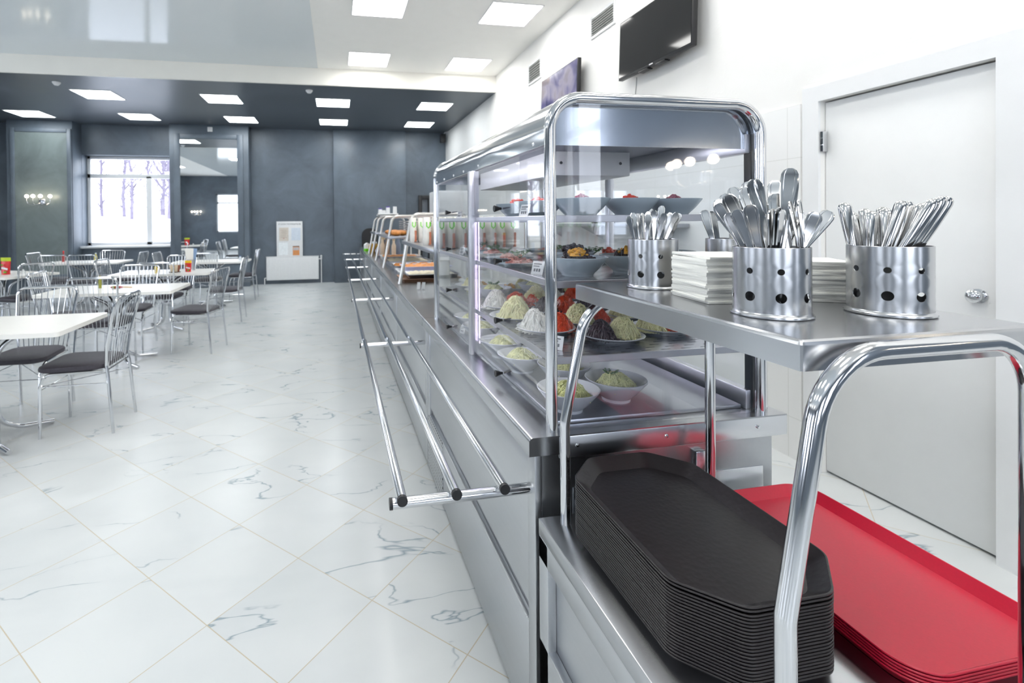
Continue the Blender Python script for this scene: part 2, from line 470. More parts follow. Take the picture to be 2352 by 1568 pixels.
# ================================================================== THE ROOM
ZC, ZD = 3.76, 3.50          # white ceiling, dark ceiling
XR, XL, YF, YN = 2.6, -8.0, 11.45, -4.0
def wall_mesh(axis, c0, c1, a0, a1, z0, z1, holes):
    """a wall slab between c0 and c1 running a0..a1, with rectangular openings (a, b, zlow, zhigh)"""
    mb = MB()
    cuts = sorted({a0, a1} | {h[0] for h in holes} | {h[1] for h in holes})
    for p, q in zip(cuts[:-1], cuts[1:]):
        hs = [h for h in holes if h[0] <= p and h[1] >= q]
        spans = [(z0, z1)] if not hs else [(z0, hs[0][2]), (hs[0][3], z1)]
        for u, v in spans:
            if v - u < 1e-4: continue
            if axis == 'x': mb.box(c0, c1, p, q, u, v)
            else: mb.box(p, q, c0, c1, u, v)
    return mb
m = MB(); m.box(-8.3, 2.9, -4.3, 11.9, -0.12, 0.0)
struct('floor', m, M['floor'])
m = MB(); m.box(-0.26, 2.9, -4.3, 7.72, ZC, ZC + 0.1); m.box(-8.3, -5.4, -4.3, 7.72, ZC, ZC + 0.1)
struct('ceiling', m, M['white_ceiling'])
m = MB(); m.box(-5.4, -0.26, -4.3, 7.72, ZC - 0.004, ZC + 0.1)
struct('ceiling.001', m, M['stretch'])
m = MB(); m.box(-8.3, 2.9, 7.70, 11.9, ZD, ZD + 0.1)
struct('ceiling.002', m, M['dark_ceiling'])
m = MB(); m.box(-8.3, 2.9, 7.66, 7.70, ZD, ZC + 0.1)
struct('trim_1', m, M['beam_paint'])
# far wall with its window opening, piers and pilaster
struct('wall_far', wall_mesh('y', YF, 11.80, -8.3, 2.9, 0, ZD, [(-5.28, -3.3, 0.88, 2.86)]), M['dark_plaster'])
m = MB(); m.box(-3.47, -1.87, 11.13, YF, 0, ZD, 0.008)
struct('wall_far.001', m, M['dark_plaster'])
m = MB(); m.box(-6.46, -5.28, 11.08, YF, 0, ZD, 0.008)
struct('wall_far.002', m, M['dark_plaster'])
m = MB(); m.box(-0.06, 1.60, 11.27, YF, 0, ZD, 0.008)
struct('wall_far.003', m, M['dark_plaster'])
struct('wall_left', wall_mesh('x', -8.3, XL, -4.3, 11.45, 0, ZC + 0.1, [(-2.6, -0.6, 0.9, 2.85), (1.4, 3.4, 0.9, 2.85), (5.0, 7.0, 0.9, 2.85)]), M['dark_plaster'])
struct('wall_near', wall_mesh('y', -4.3, YN, -8.3, 2.9, 0, ZC + 0.1, [(-6.0, -4.7, 0.9, 2.85), (-2.6, -1.0, 0.9, 2.85), (0.2, 1.9, 0.9, 2.85)]), M['dark_plaster'])
struct('wall_right', wall_mesh('x', XR, 2.9, -0.25, 11.45, 0, ZC + 0.1, [(1.487, 2.213, 0.0, 2.030)]), M['white_wall'])
struct('wall_right.001', wall_mesh('x', XR, 2.9, -4.3, -0.25, 0, ZC + 0.1, [(-3.1, -2.1, 0.9, 2.85)]), M['dark_plaster'])
m = MB(); m.box(2.588, 2.6, 2.32, 7.2, 0, 2.04); m.box(2.588, 2.6, -0.25, 1.38, 0, 2.04)
struct('trim_2', m, M['wall_tile'])

# windows
def window(name, axis, c, a0, a1, z0, z1, mull, trans, sill=None, inward=1):
    """frame ring with an optional transom and mullion below it; c is the plane of the frame"""
    w, d = 0.065, 0.07
    def bx(mb, p, q, u, v, e0, e1):
        if axis == 'y': mb.box(p, q, e0, e1, u, v, 0.006)
        else: mb.box(e0, e1, p, q, u, v, 0.006)
    mb = MB(); e0, e1 = c - d / 2, c + d / 2
    bx(mb, a0, a0 + w, z0, z1, e0, e1); bx(mb, a1 - w, a1, z0, z1, e0, e1)
    bx(mb, a0, a1, z0, z0 + w, e0, e1); bx(mb, a0, a1, z1 - w, z1, e0, e1)
    top = z1
    if trans: bx(mb, a0, a1, trans - 0.045, trans + 0.045, e0, e1); top = trans
    for q in mull:
        bx(mb, q - 0.055, q + 0.055, z0, top, e0, e1)
    root = struct(name, mb, M['frame_paint'])
    g = MB(); bx(g, a0 + 0.03, a1 - 0.03, z0 + 0.03, z1 - 0.03, c - 0.006, c + 0.006)
    put('pane', g, M['glass'], root)
    if sill:
        s = MB()
        if axis == 'y': s.box(a0 - 0.1, a1, sill[0], sill[1], z0 - 0.045, z0, 0.012)
        else: s.box(sill[0], sill[1], a0 - 0.1, a1 + 0.1, z0 - 0.045, z0, 0.012)
        put('sill', s, M['white_plastic'], root, 'white windowsill')
    return root
window('window_1', 'y', 11.70, -5.28, -3.3, 0.925, 2.86, [-4.06], 2.43, (11.33, 11.68))
for k, yc in enumerate((-1.6, 2.4, 6.0)):  # left wall windows: invented, out of view, for daylight and reflections
    window('window_%d' % (k + 2), 'x', -8.15, yc - 1.0, yc + 1.0, 0.9, 2.85, [yc + 0.2], 2.4)
window('window_5', 'y', -4.15, -6.0, -4.7, 0.9, 2.85, [], 2.4)
window('window_7', 'y', -4.15, -2.6, -1.0, 0.9, 2.85, [-1.8], 2.4)
window('window_8', 'y', -4.15, 0.2, 1.9, 0.9, 2.85, [1.05], 2.4)
window('window_6', 'x', 2.75, -3.1, -2.1, 0.9, 2.85, [], 2.4)

# outside: a snowy rise and bare trees
m = MB()
rows = []
for j, y in enumerate((12.0, 14, 18, 24, 32, 45, 70)):
    rows.append([(x, y, -0.4 + (0, .15, .6, 1.3, 1.9, 2.4, 2.8)[j] + 0.18 * sin(x * 0.35 + j) - 0.03 * (x + 12)) for x in range(-70, 31, 4)])
vv = [[m.bm.verts.new(p) for p in r] for r in rows]
for a, b in zip(vv[:-1], vv[1:]):
    for i in range(len(a) - 1): m.bm.faces.new((a[i], a[i + 1], b[i + 1], b[i]))
o = struct('ground', m, M['snow']); 
def bare_tree(r):
    tk, br = MB(), MB()
    h = r.uniform(10, 14)
    pts = [(r.uniform(-.1, .1) * k, r.uniform(-.1, .1) * k, h * k / 6) for k in range(7)]
    tk.tube(pts, [0.13 * (1 - k / 7.5) for k in range(7)], 8)
    for k in range(60):
        z = r.uniform(0.8, h * 0.95); a = r.uniform(0, 2 * pi); l = r.uniform(0.8, 2.2) * (1.15 - z / h)
        f = z / h * 6; i = min(5, int(f)); p0 = Vector(pts[i]).lerp(Vector(pts[i + 1]), f - i)
        p1 = p0 + Vector((cos(a) * l * .5, sin(a) * l * .5, l * .6)); p2 = p0 + Vector((cos(a) * l, sin(a) * l, l * 1.6))
        br.tube([p0, p1, p2], [0.04, 0.028, 0.012], 5)
    return tk.mesh('trunk'), br.mesh('branches')
tr = [bare_tree(random.Random(s)) for s in (1, 2, 3)]
TREES = [(-20.0, 38, 'leftmost in the window'), (-18.4, 43, 'second from the left'), (-17.6, 36, 'third from the left'), (-17.3, 50, 'fourth from the left'), (-16.0, 41, 'fifth from the left'), (-15.3, 47, 'sixth from the left'),
         (-14.0, 37, 'seventh from the left'), (-14.2, 44, 'eighth from the left'), (-12.4, 40, 'ninth from the left'), (-12.6, 48, 'tenth from the left'), (-11.3, 36, 'eleventh from the left'), (-10.9, 43, 'twelfth from the left'), (-9.6, 38, 'next to the mirror pier')]
for k, (x, y, where) in enumerate(TREES):
    t = thing('bare_tree', 'leafless pale tree on the snowy slope outside, ' + where, 'tree', (x, y, 1.3), k * 1.7, 'bare trees outside the far window')
    put('trunk', tr[k % 3][0], M['bark'], t); put('branches', tr[k % 3][1], M['bark'], t)

# door in the right wall, its frame, hinge and knob
m = MB()
for poly in ([(1.395, 0), (1.487, 0), (1.487, 2.030), (1.395, 2.118)], [(2.305, 0), (2.213, 0), (2.213, 2.030), (2.305, 2.118)], [(1.395, 2.118), (1.487, 2.030), (2.213, 2.030), (2.305, 2.118)]):
    m.prism(poly, 'x', 2.584, 2.602)
struct('trim_3', m, M['frame_paint'])
m = MB(); m.box(2.628, 2.668, 1.490, 2.210, 0.012, 2.022, 0.003)
door = struct('door_1', m, M['white_lacquer'])
m2 = MB(); m2.box(2.67, 2.9, 1.48, 2.22, 0.0, 2.04); struct('wall_right.002', m2, M['white_wall'])
m = MB(); m.box(2.596, 2.632, 2.196, 2.212, 1.755, 1.865, 0.002)
for k in range(3): m.tube([(2.600, 2.203, 1.757 + 0.037 * k), (2.600, 2.203, 1.79 + 0.037 * k)], 0.009, 10)
put('hinge', m, M['chrome'], door, 'steel butt hinge')
m = MB()
def xl(prof, y, z, seg=24):
    mb = MB(); mb.lathe(prof, seg); bmesh.ops.transform(mb.bm, matrix=Matrix.Translation((2.628, y, z)) @ Matrix.Rotation(radians(-90), 4, 'Y'), verts=mb.bm.verts); return mb
put('knob', xl([(0.0005, 0), (0.030, 0), (0.030, 0.005), (0.016, 0.009), (0.015, 0.016), (0.023, 0.020), (0.027, 0.028), (0.026, 0.036), (0.018, 0.042), (0.0005, 0.045)], 1.565, 1.065), M['chrome'], door, 'round chrome knob')
# dark framed glass door at the far end
m = MB(); m.box(1.92, 2.0, 11.36, YF, 0, 2.0, 0.004); m.box(2.5, 2.58, 11.36, YF, 0, 2.0, 0.004); m.box(2.0, 2.5, 11.36, YF, 1.9, 2.0, 0.004); m.box(2.0, 2.5, 11.36, YF, 0.0, 0.12, 0.004)
for x in (2.16, 2.33): m.box(x - 0.012, x + 0.012, 11.38, YF, 0.12, 1.9)
d2 = struct('door_2', m, M['black_plastic'])
m = MB(); m.box(2.0, 2.5, 11.41, 11.42, 0.12, 1.9); put('pane', m, M['acrylic'], d2)

# ceiling lights
def make_light():
    t = thing('ceiling_light', '', 'ceiling light')
    f = MB()
    o, i = 0.2975, 0.284
    for (a, b, c, d) in ((-o, o, -o, -i), (-o, o, i, o), (-o, -i, -i, i), (i, o, -i, i)): f.box(a, b, c, d, -0.008, 0.0, 0.001, 1)
    put('frame', f, M['white_plastic'], t)
    d = MB(); d.box(-i, i, -i, i, -0.005, 0.0); put('diffuser', d, M['panel_light'], t)
    return t
L0 = make_light()
L1 = dup(L0)
for c in L1.children:
    if c.name.startswith('diffuser'): c.data = c.data.copy(); c.data.materials[0] = M['panel_light_cool']
def place_light(proto, used, x, y, z, label, group):
    o = proto if not used[0] else dup(proto)
    used[0] = True
    o.location = (x, y, z); o['label'] = label; o['group'] = group
u0, u1 = [False], [False]
for x, side in ((0.485, 'left'), (1.98, 'right')):
    for y, row in ((7.15, 'in the row against the ivory beam'), (5.33, 'in the second row from the beam'), (3.5, 'in the third row from the beam'), (1.68, 'over the display case'), (-0.15, 'above the camera'), (-2.0, 'near the back wall')):
        place_light(L0, u0, x, y, ZC, 'white LED panel in the white ceiling, %s column, %s' % (side, row), 'LED panels in the white ceiling')
for y, row in ((6.2, 'far'), (3.2, 'middle'), (0.2, 'near')):  # guessed panels out of view, added to help light the room
    place_light(L0, u0, -6.6, y, ZC, 'white LED panel along the left wall, %s one' % row, 'LED panels along the left wall')
for x, c in ((-1.6, 'right'), (-3.6, 'left')):  # out-of-view fill panels, added to brighten everything facing left
    for y, row in ((3.0, 'far'), (0.8, 'middle'), (-1.6, 'near')):
        place_light(L0, u0, x, y, ZC - 0.004, 'white LED panel in the glossy ceiling, %s column, %s one' % (c, row), 'LED panels in the glossy ceiling')
for x, c in ((-5.70, 'leftmost column'), (-3.79, 'second column from the left'), (-1.89, 'middle column'), (-0.04, 'second column from the right'), (1.79, 'rightmost column')):
    for y, row in ((8.78, 'front row by the beam'), (10.48, 'rear row by far wall')):
        place_light(L1, u1, x, y, ZD, 'cool LED panel, dark ceiling, %s, %s' % (c, row), 'LED panels in the dark ceiling')
for x, y, w in ((-4.06, 8.1, 'left'), (-0.41, 8.0, 'right')):
    m = MB(); m.lathe([(0.055, 0), (0.055, -0.012), (0.042, -0.030), (0.028, -0.045), (0.0005, -0.048)], 20)
    solo('smoke_detector', m, M['white_plastic'], 'round white smoke detector on the dark ceiling, the %s one' % w, 'smoke detector', 'smoke detectors', (x, y, ZD))
m = MB(); m.box(-0.05, 0.05, -0.03, 0, -0.05, 0.05, 0.008); m.lathe([(0.028, -0.032), (0.02, -0.04), (0.0005, -0.042)], 16)
solo('motion_sensor', m, M['white_plastic'], 'small square white sensor on the pier above the tall mirror', 'sensor', None, (-2.65, 11.13, 3.40))

# tall mirror on its pier
t = thing('wall_mirror', 'tall frameless-looking mirror set in a dark moulded frame on the pier', 'mirror', (-2.68, 11.13, 0.5))
f = MB(); w, h = 0.70, 2.80
for (a, b, c, d) in ((-w, -0.575, 0, h), (0.575, w, 0, h), (-0.575, 0.575, h - 0.11, h), (-0.575, 0.575, 0, 0.1)): f.box(a, b, -0.035, 0, c, d, 0.012)
put('frame', f, M['dark_plaster'], t)
f = MB(); f.box(-0.58, 0.58, -0.012, -0.006, 0.09, h - 0.1); put('mirror_glass', f, M['mirror'], t)
# framed panel on the left pier with its crystal wall lamp
f = MB()
for (a, b, c, d) in ((-6.38, -6.30, 0.3, 3.33), (-5.37, -5.29, 0.3, 3.33), (-6.30, -5.37, 3.25, 3.33), (-6.30, -5.37, 0.3, 0.38)): f.box(a, b, 11.04, 11.08, c, d, 0.012)
tp = struct('trim_4', f, M['dark_plaster'])
f = MB(); f.box(-6.30, -5.37, 11.06, 11.075, 0.38, 3.25); put('panel', f, M['panel_plaster'], tp)
def make_sconce():
    t = thing('wall_lamp', 'crystal wall lamp with four glowing round bulbs on the sage panel left of the window', 'wall lamp', (-5.83, 11.06, 1.85))
    m = MB(); m.lathe([(0.05, -0.05), (0.06, 0.0), (0.05, 0.05)], 16, sy=0.3); put('backplate', m, M['chrome'], t)
    for k, x in enumerate((-0.205, -0.065, 0.065, 0.205)):
        y = -0.12 - 0.06 * (abs(x) < 0.1)
        m = MB(); m.tube(fillet([(0, -0.01, -0.02), (x * 0.6, y * 0.8, -0.07), (x, y, -0.02), (x, y, 0.07)], 0.05, 5), 0.006, 8)
        m.lathe([(0.004, 0.05), (0.026, 0.062), (0.028, 0.07)], 12, (x, y, 0)); put('arm', m, M['chrome'], t)
        b = MB(); b.ball((x, y, 0.105), 0.034, 2); put('bulb', b, M['bulb'], t, 'lit round bulb')
    for k in range(9):
        x = -0.2 + 0.05 * k; c = MB(); l = 0.05 + 0.05 * (1 - abs(k - 4) / 4)
        c.lathe([(0.001, 0.0), (0.010, -l * 0.6), (0.012, -l * 0.8), (0.001, -l)], 6, (x, -0.12, -0.02 - 0.03 * (1 - abs(k - 4) / 4))); put('crystal', c, M['acrylic'], t)
    return t
s0 = make_sconce()
for (x, y, rz, lab) in ((-7.94, 9.0, pi / 2, 'crystal wall lamp with four bulbs on the left wall near the far corner'), (-6.9, -3.94, pi, 'crystal wall lamp with four bulbs on the wall behind the camera'), (2.54, -0.62, -pi / 2, 'crystal wall lamp with four bulbs on the right wall behind the camera')):
    dup(s0, (x, y, 1.85 if x < 0 else 1.68), rz, lab)

# radiator and the notice board on it
t = thing('radiator', 'white panel radiator under the notice board on the dark wall', 'radiator', (-0.985, YF, 0.09))
m = MB(); m.box(-0.575, 0.575, -0.10, -0.04, 0, 0.52, 0.012)
for k in range(34): m.box(-0.55 + k * 0.0333 - 0.008, -0.55 + k * 0.0333 + 0.008, -0.104, -0.098, 0.03, 0.49, 0.003, 1)
put('panel', m, M['white_plastic'], t)
m = MB(); m.box(-0.58, 0.58, -0.105, -0.02, 0.52, 0.532, 0.003); put('top_grille', m, M['white_plastic'], t)
m = MB(); m.tube(fillet([(0.575, -0.06, 0.46), (0.63, -0.06, 0.46), (0.63, -0.06, -0.09)], 0.015, 4), 0.011, 10); put('riser_pipe', m, M['white_plastic'], t)
m = MB(); m.tube([(0.63, -0.06, 0.45), (0.63, -0.06, 0.50)], 0.02, 12); m.ball((0.63, -0.06, 0.52), 0.026, 2); put('valve', m, M['white_plastic'], t)
m = MB(); m.tube(fillet([(-0.575, -0.06, 0.05), (-0.615, -0.06, 0.05), (-0.615, -0.06, -0.09)], 0.015, 4), 0.011, 10); put('return_pipe', m, M['white_plastic'], t)

def text_part(body, size, mat, parent, loc, rot, name='lettering', align='CENTER', depth=0.0005):
    c = bpy.data.curves.new(name, 'FONT'); c.body = body; c.size = size; c.align_x = align; c.align_y = 'CENTER'; c.extrude = depth
    c.materials.append(mat)
    tmp = bpy.data.objects.new(name + '_curve', c); COL.objects.link(tmp)
    bpy.context.view_layer.update()
    me = bpy.data.meshes.new_from_object(tmp.evaluated_get(bpy.context.evaluated_depsgraph_get()))
    bpy.data.objects.remove(tmp); bpy.data.curves.remove(c)
    o = bpy.data.objects.new(name, me); COL.objects.link(o); o.parent = parent; o.location = loc; o.rotation_euler = rot
    if not me.materials: me.materials.append(mat)
    return o
INK = colour('dark_ink', (70, 76, 84), 0.7)
t = thing('notice_board', 'white notice board with leaflet pockets standing on the radiator', 'notice board', (-1.05, 11.40, 0.622))
m = MB(); m.box(-0.285, 0.285, -0.008, 0.0, 0, 0.79, 0.004); put('board', m, M['white_plastic'], t)
text_part('УГОЛОК ПОТРЕБИТЕЛЯ', 0.042, INK, t, (0, -0.0095, 0.725), (radians(90), 0, 0), 'heading')
for (x, z, w, h, key, rgb) in ((-0.125, 0.50, 0.20, 0.30, 'cream_sheet', (214, 205, 194)), (0.14, 0.50, 0.20, 0.28, 'pale_sheet', (212, 221, 232)), (-0.14, 0.17, 0.20, 0.28, 'white_sheet', (238, 242, 244)), (0.14, 0.125, 0.145, 0.21, 'orange_booklet', (222, 150, 92))):
    s = MB(); s.box(x - w / 2, x + w / 2, -0.014, -0.009, z - h / 2, z + h / 2, 0.001, 1); sheet = put('leaflet', s, colour(key, rgb, 0.6), t)
    l = MB()
    if key == 'cream_sheet':
        for k in range(7): l.box(x - 0.06 + 0.008 * (k % 2), x + 0.06 - 0.012 * (k % 3), -0.0148, -0.0140, z + 0.09 - 0.028 * k, z + 0.096 - 0.028 * k)
        put('print_lines', l, colour('brown_print', (168, 150, 138), 0.7), sheet)
    elif key == 'orange_booklet':
        l.box(x - 0.072, x + 0.072, -0.0155, -0.0140, z + 0.09, z + 0.105); put('header_band', l, INK, sheet)
        q = MB(); q.box(x - 0.062, x + 0.062, -0.0155, -0.0140, z + 0.01, z + 0.075); put('picture', q, colour('grey_print', (196, 192, 196), 0.7), sheet)
m = MB(); m.box(-0.003, 0.018, -0.0150, -0.0140, 0.40, 0.412); bmesh.ops.translate(m.bm, vec=(-0.135, 0, 0), verts=m.bm.verts)
put('red_stamp', m, colour('red_print', (190, 70, 70), 0.6), t)

# loudspeaker in the far corner, televisions, wall vents
t = thing('wall_speaker', 'small black loudspeaker on a white bracket high in the far right corner', 'loudspeaker', (2.48, 11.2, 3.33))
m = MB(); m.box(-0.06, 0.06, -0.07, 0.07, -0.10, 0.10, 0.012); put('cabinet', m, M['black_plastic'], t)
m = MB(); m.tube([(0.02, 0, 0.09), (0.06, 0.02, 0.15), (0.12, 0.02, 0.16)], 0.014, 8); m.box(0.10, 0.12, -0.03, 0.07, 0.11, 0.21, 0.005); put('bracket', m, M['white_plastic'], t)

def tv(name, label, y0, y1, z0, z1, tilt, screen, cable):
    t = thing(name, label, 'television', (2.6, (y0 + y1) / 2, (z0 + z1) / 2))
    W, H = (y1 - y0) / 2, (z1 - z0) / 2
    R = Matrix.Translation((-0.085, 0, 0)) @ Matrix.Rotation(tilt, 4, 'Y')
    def tf(mb): bmesh.ops.transform(mb.bm, matrix=R, verts=mb.bm.verts); return mb
    m = MB(); m.box(-0.022, 0.02, -W, W, -H, H, 0.006); m.box(0.0, 0.045, -W * 0.75, W * 0.75, -H * 0.8, H * 0.35, 0.01)
    put('casing', tf(m), M['black_plastic'], t)
    m = MB(); m.box(-0.0245, -0.0222, -W + 0.012, W - 0.012, -H + 0.022, H - 0.012); put('screen', tf(m), screen, t)
    m = MB(); m.box(-0.0245, -0.0222, -0.022, 0.022, -H + 0.006, -H + 0.015); put('badge', tf(m), M['alu'], t)
    for (a, b) in ((-0.16, -0.05), (0.05, 0.17)):
        m = MB(); m.box(-0.02, 0.03, a, b, -H - 0.012, -H, 0.003); put('speaker_vent', tf(m), M['black_plastic'], t)
    m = MB(); m.box(-0.06, 0.0, -0.18, 0.18, -0.12, 0.12, 0.004); put('wall_bracket', m, M['black_plastic'], t)
    if cable:
        m = MB(); m.tube([(-0.04, 0.30, -H - 0.005), (-0.03, 0.32, -H - 0.06), (-0.012, 0.36, -H - 0.13), (-0.006, 0.42, -H - 0.2), (-0.006, 0.44, -H - 0.34)], 0.004, 6); put('cable', m, colour('grey_cable', (150, 150, 150), 0.6), t)
    return t
tv('television', 'black switched-off television on the right wall, with two light panels mirrored in it', 3.04, 3.955, 2.625, 3.14, radians(2), M['screen_off'], True)
tv('television', 'television showing a lilac picture, farther along the right wall beyond the black one', 4.72, 5.64, 2.60, 3.10, radians(2), M['screen_on'], False)
def vent(y0, y1, z0, z1, label):
    t = thing('wall_vent', label, 'air vent', (2.6, (y0 + y1) / 2, (z0 + z1) / 2), 0, 'air vents on the right wall')
    W, H = (y1 - y0) / 2, (z1 - z0) / 2
    m = MB()
    for (a, b, c, d) in ((-W - 0.025, -W, -H - 0.03, H + 0.03), (W, W + 0.025, -H - 0.03, H + 0.03), (-W, W, H, H + 0.03), (-W, W, -H - 0.03, -H)): m.box(-0.012, 0.0, a, b, c, d, 0.003)
    put('frame', m, M['white_plastic'], t)
    m = MB(); m.box(-0.002, 0.0, -W, W, -H, H); put('duct_back', m, colour('duct_grey', (150, 152, 148), 0.7), t)
    n = 7
    m = MB()
    for k in range(n):
        z = -H + (k + 0.5) * 2 * H / n
        m.box(-0.010, 0.010, -W, W, -0.003, 0.003, mat=Matrix.Translation((-0.009, 0, z)) @ Matrix.Rotation(radians(-35), 4, 'Y'))
    put('louvre', m, colour('louvre_grey', (214, 215, 210), 0.5), t)
vent(4.20, 4.60, 3.27, 3.44, 'white framed louvred vent on the right wall above the near end of the black television')
vent(5.89, 6.25, 3.25, 3.47, 'white framed louvred vent farther away, beyond the lit television')

# wall shelf and refrigerator behind the counter
t = thing('wall_shelf', 'grey steel shelf on the right wall seen through the display case', 'shelf', (2.6, 4.4, 1.36))
m = MB(); m.box(-0.30, -0.012, -1.2, 1.2, -0.03, 0.0, 0.004); put('board', m, M['shelf_steel'], t)
for y in (-0.9, 0.0, 0.9):
    m = MB(); m.prism([(-0.012, -0.03), (-0.26, -0.03), (-0.012, -0.16)], 'y', y - 0.004, y + 0.004); put('bracket', m, M['shelf_steel'], t)
m = MB(); m.lathe([(0.0005, 0), (0.10, 0), (0.125, 0.035), (0.13, 0.038), (0.122, 0.038), (0.10, 0.006), (0.0005, 0.006)], 24)
solo('frying_pan', m, colour('black_iron', (40, 40, 44), 0.45), 'dark shallow pan lying on the grey wall shelf', 'pan', None, (2.44, 4.15, 1.36))
t = thing('refrigerator', 'tall white refrigerator standing behind the serving counter', 'refrigerator', (1.86, 7.9, 0))
m = MB(); m.box(-0.29, 0.29, -0.28, 0.30, 0.03, 1.88, 0.015); put('cabinet', m, M['white_plastic'], t)
m = MB(); m.box(-0.285, 0.285, -0.32, -0.285, 0.05, 1.28, 0.012); d = put('door', m, M['white_plastic'], t)
m = MB(); m.tube([(-0.25, -0.34, 0.8), (-0.25, -0.34, 1.2)], 0.012, 8); put('handle', m, M['alu'], d)
m = MB(); m.box(-0.285, 0.285, -0.32, -0.285, 1.30, 1.86, 0.012); d = put('door', m, M['white_plastic'], t)
m = MB(); m.tube([(-0.25, -0.34, 1.34), (-0.25, -0.34, 1.6)], 0.012, 8); put('handle', m, M['alu'], d)

# ================================================================== DINING AREA
def make_chair():
    t = thing('dining_chair', '', 'chair')
    R = 0.0095
    sm = MB()                                            # seat cushion: rounded trapezoid, domed
    def outline(k, z):
        o = []
        for (x, y) in rrect(0.42, 0.42, 0.09, 6):
            f = 0.86 + 0.14 * (y + 0.21) / 0.42
            o.append((x * f * k, (y + 0.02) * k + 0.02 * (1 - k), z))
        return o
    sm.ring_loft([outline(0.93, 0.425), outline(0.99, 0.432), outline(1.0, 0.446), outline(0.98, 0.458), outline(0.88, 0.468), outline(0.55, 0.474), outline(0.2, 0.475)])
    put('seat', sm, M['upholstery'], t)
    for s in (-1, 1):
        m = MB(); m.tube(fillet([(s * 0.165, -0.17, 0.415), (s * 0.19, 0.165, 0.415), (s * 0.178, 0.20, 0.33), (s * 0.185, 0.20, 0.0)], 0.05, 6), R, 10); put('leg', m, M['chrome'], t)
        m = MB(); m.tube([(s * 0.168, -0.19, 0.45), (s * 0.172, -0.20, 0.40), (s * 0.183, -0.235, 0.0)], R * 1.1, 10); put('leg', m, M['chrome'], t)
    m = MB()
    m.tube(fillet([(-0.168, -0.19, 0.45), (-0.185, -0.20, 0.58), (-0.212, -0.27, 0.90), (0.212, -0.27, 0.90), (0.185, -0.20, 0.58), (0.168, -0.19, 0.45)], [0, .15, .05, .05, .15, 0], 6), R * 1.1, 10)
    put('back_frame', m, M['chrome'], t)
    for k in range(9):
        u = (k - 4) / 4.6
        m = MB(); m.tube([(u * 0.150, -0.188, 0.425), (u * 0.170, -0.208, 0.58), (u * 0.185, -0.238, 0.74), (u * 0.20, -0.268, 0.897)], 0.0028, 6); put('back_rod', m, M['chrome'], t)
    m = MB(); m.tube([(-0.170, -0.19, 0.415), (0.170, -0.19, 0.415)], 0.006, 8); put('rear_rail', m, M['chrome'], t)
    for s in (-1, 1):
        m = MB(); m.tube([(s * 0.179, 0.20, 0.335), (s * 0.178, -0.207, 0.335)], 0.0035, 6); put('stretcher', m, M['chrome'], t)
    m = MB(); m.tube([(-0.178, 0.20, 0.335), (0.178, -0.207, 0.335)], 0.0035, 6); put('stretcher', m, M['chrome'], t)
    m = MB(); m.tube([(-0.178, 0.20, 0.31), (0.178, 0.20, 0.31)], 0.0035, 6); put('stretcher', m, M['chrome'], t)
    return t
def make_table():
    t = thing('dining_table', '', 'table')
    m = MB(); m.prism(rrect(1.18, 0.66, 0.025, 4), 'z', 0.722, 0.75); put('tabletop', m, M['tabletop'], t)
    for (sx, sy) in ((1, 1), (1, -1), (-1, 1), (-1, -1)):
        m = MB()
        m.tube(fillet([(sx * 0.20, sy * 0.17, 0.715), (sx * 0.055, sy * 0.045, 0.60), (sx * 0.032, sy * 0.028, 0.38), (sx * 0.05, sy * 0.05, 0.10), (sx * 0.13, sy * 0.13, 0.035), (sx * 0.27, sy * 0.24, 0.016)], [0, .14, .4, .12, .12, 0], 7), 0.015, 12)
        put('leg', m, M['chrome'], t)
    m = MB(); m.lathe([(0.07, 0.33), (0.07, 0.35)], 20); put('collar', m, M['chrome'], t)
    m = MB(); m.box(-0.26, 0.26, -0.20, 0.20, 0.714, 0.722, 0.002); put('mounting_plate', m, M['black_plastic'], t)
    return t
TABLES = [(-2.24, 3.60, 0, 'white rectangular dining table nearest the camera, cut by the left edge'),
          (-2.155, 5.34, 0, 'white dining table second from the camera, with a small red sauce packet lying on it'),
          (-2.24, 7.02, 0, 'white dining table third from the camera, with a red and yellow pouch on it'),
          (-2.09, 8.80, 0, 'white dining table in front of the tall mirror'),
          (-4.19, 9.25, 0, 'white dining table under the window'),
          (-4.34, 7.34, radians(-29), 'white dining table set at an angle by the left edge, with a red pouch')]
tab = make_table()
for k, (x, y, rz, lab) in enumerate(TABLES):
    o = tab if k == 0 else dup(tab)
    o.location = (x, y, 0); o.rotation_euler = (0, 0, rz); o['label'] = lab; o['group'] = 'white dining tables'
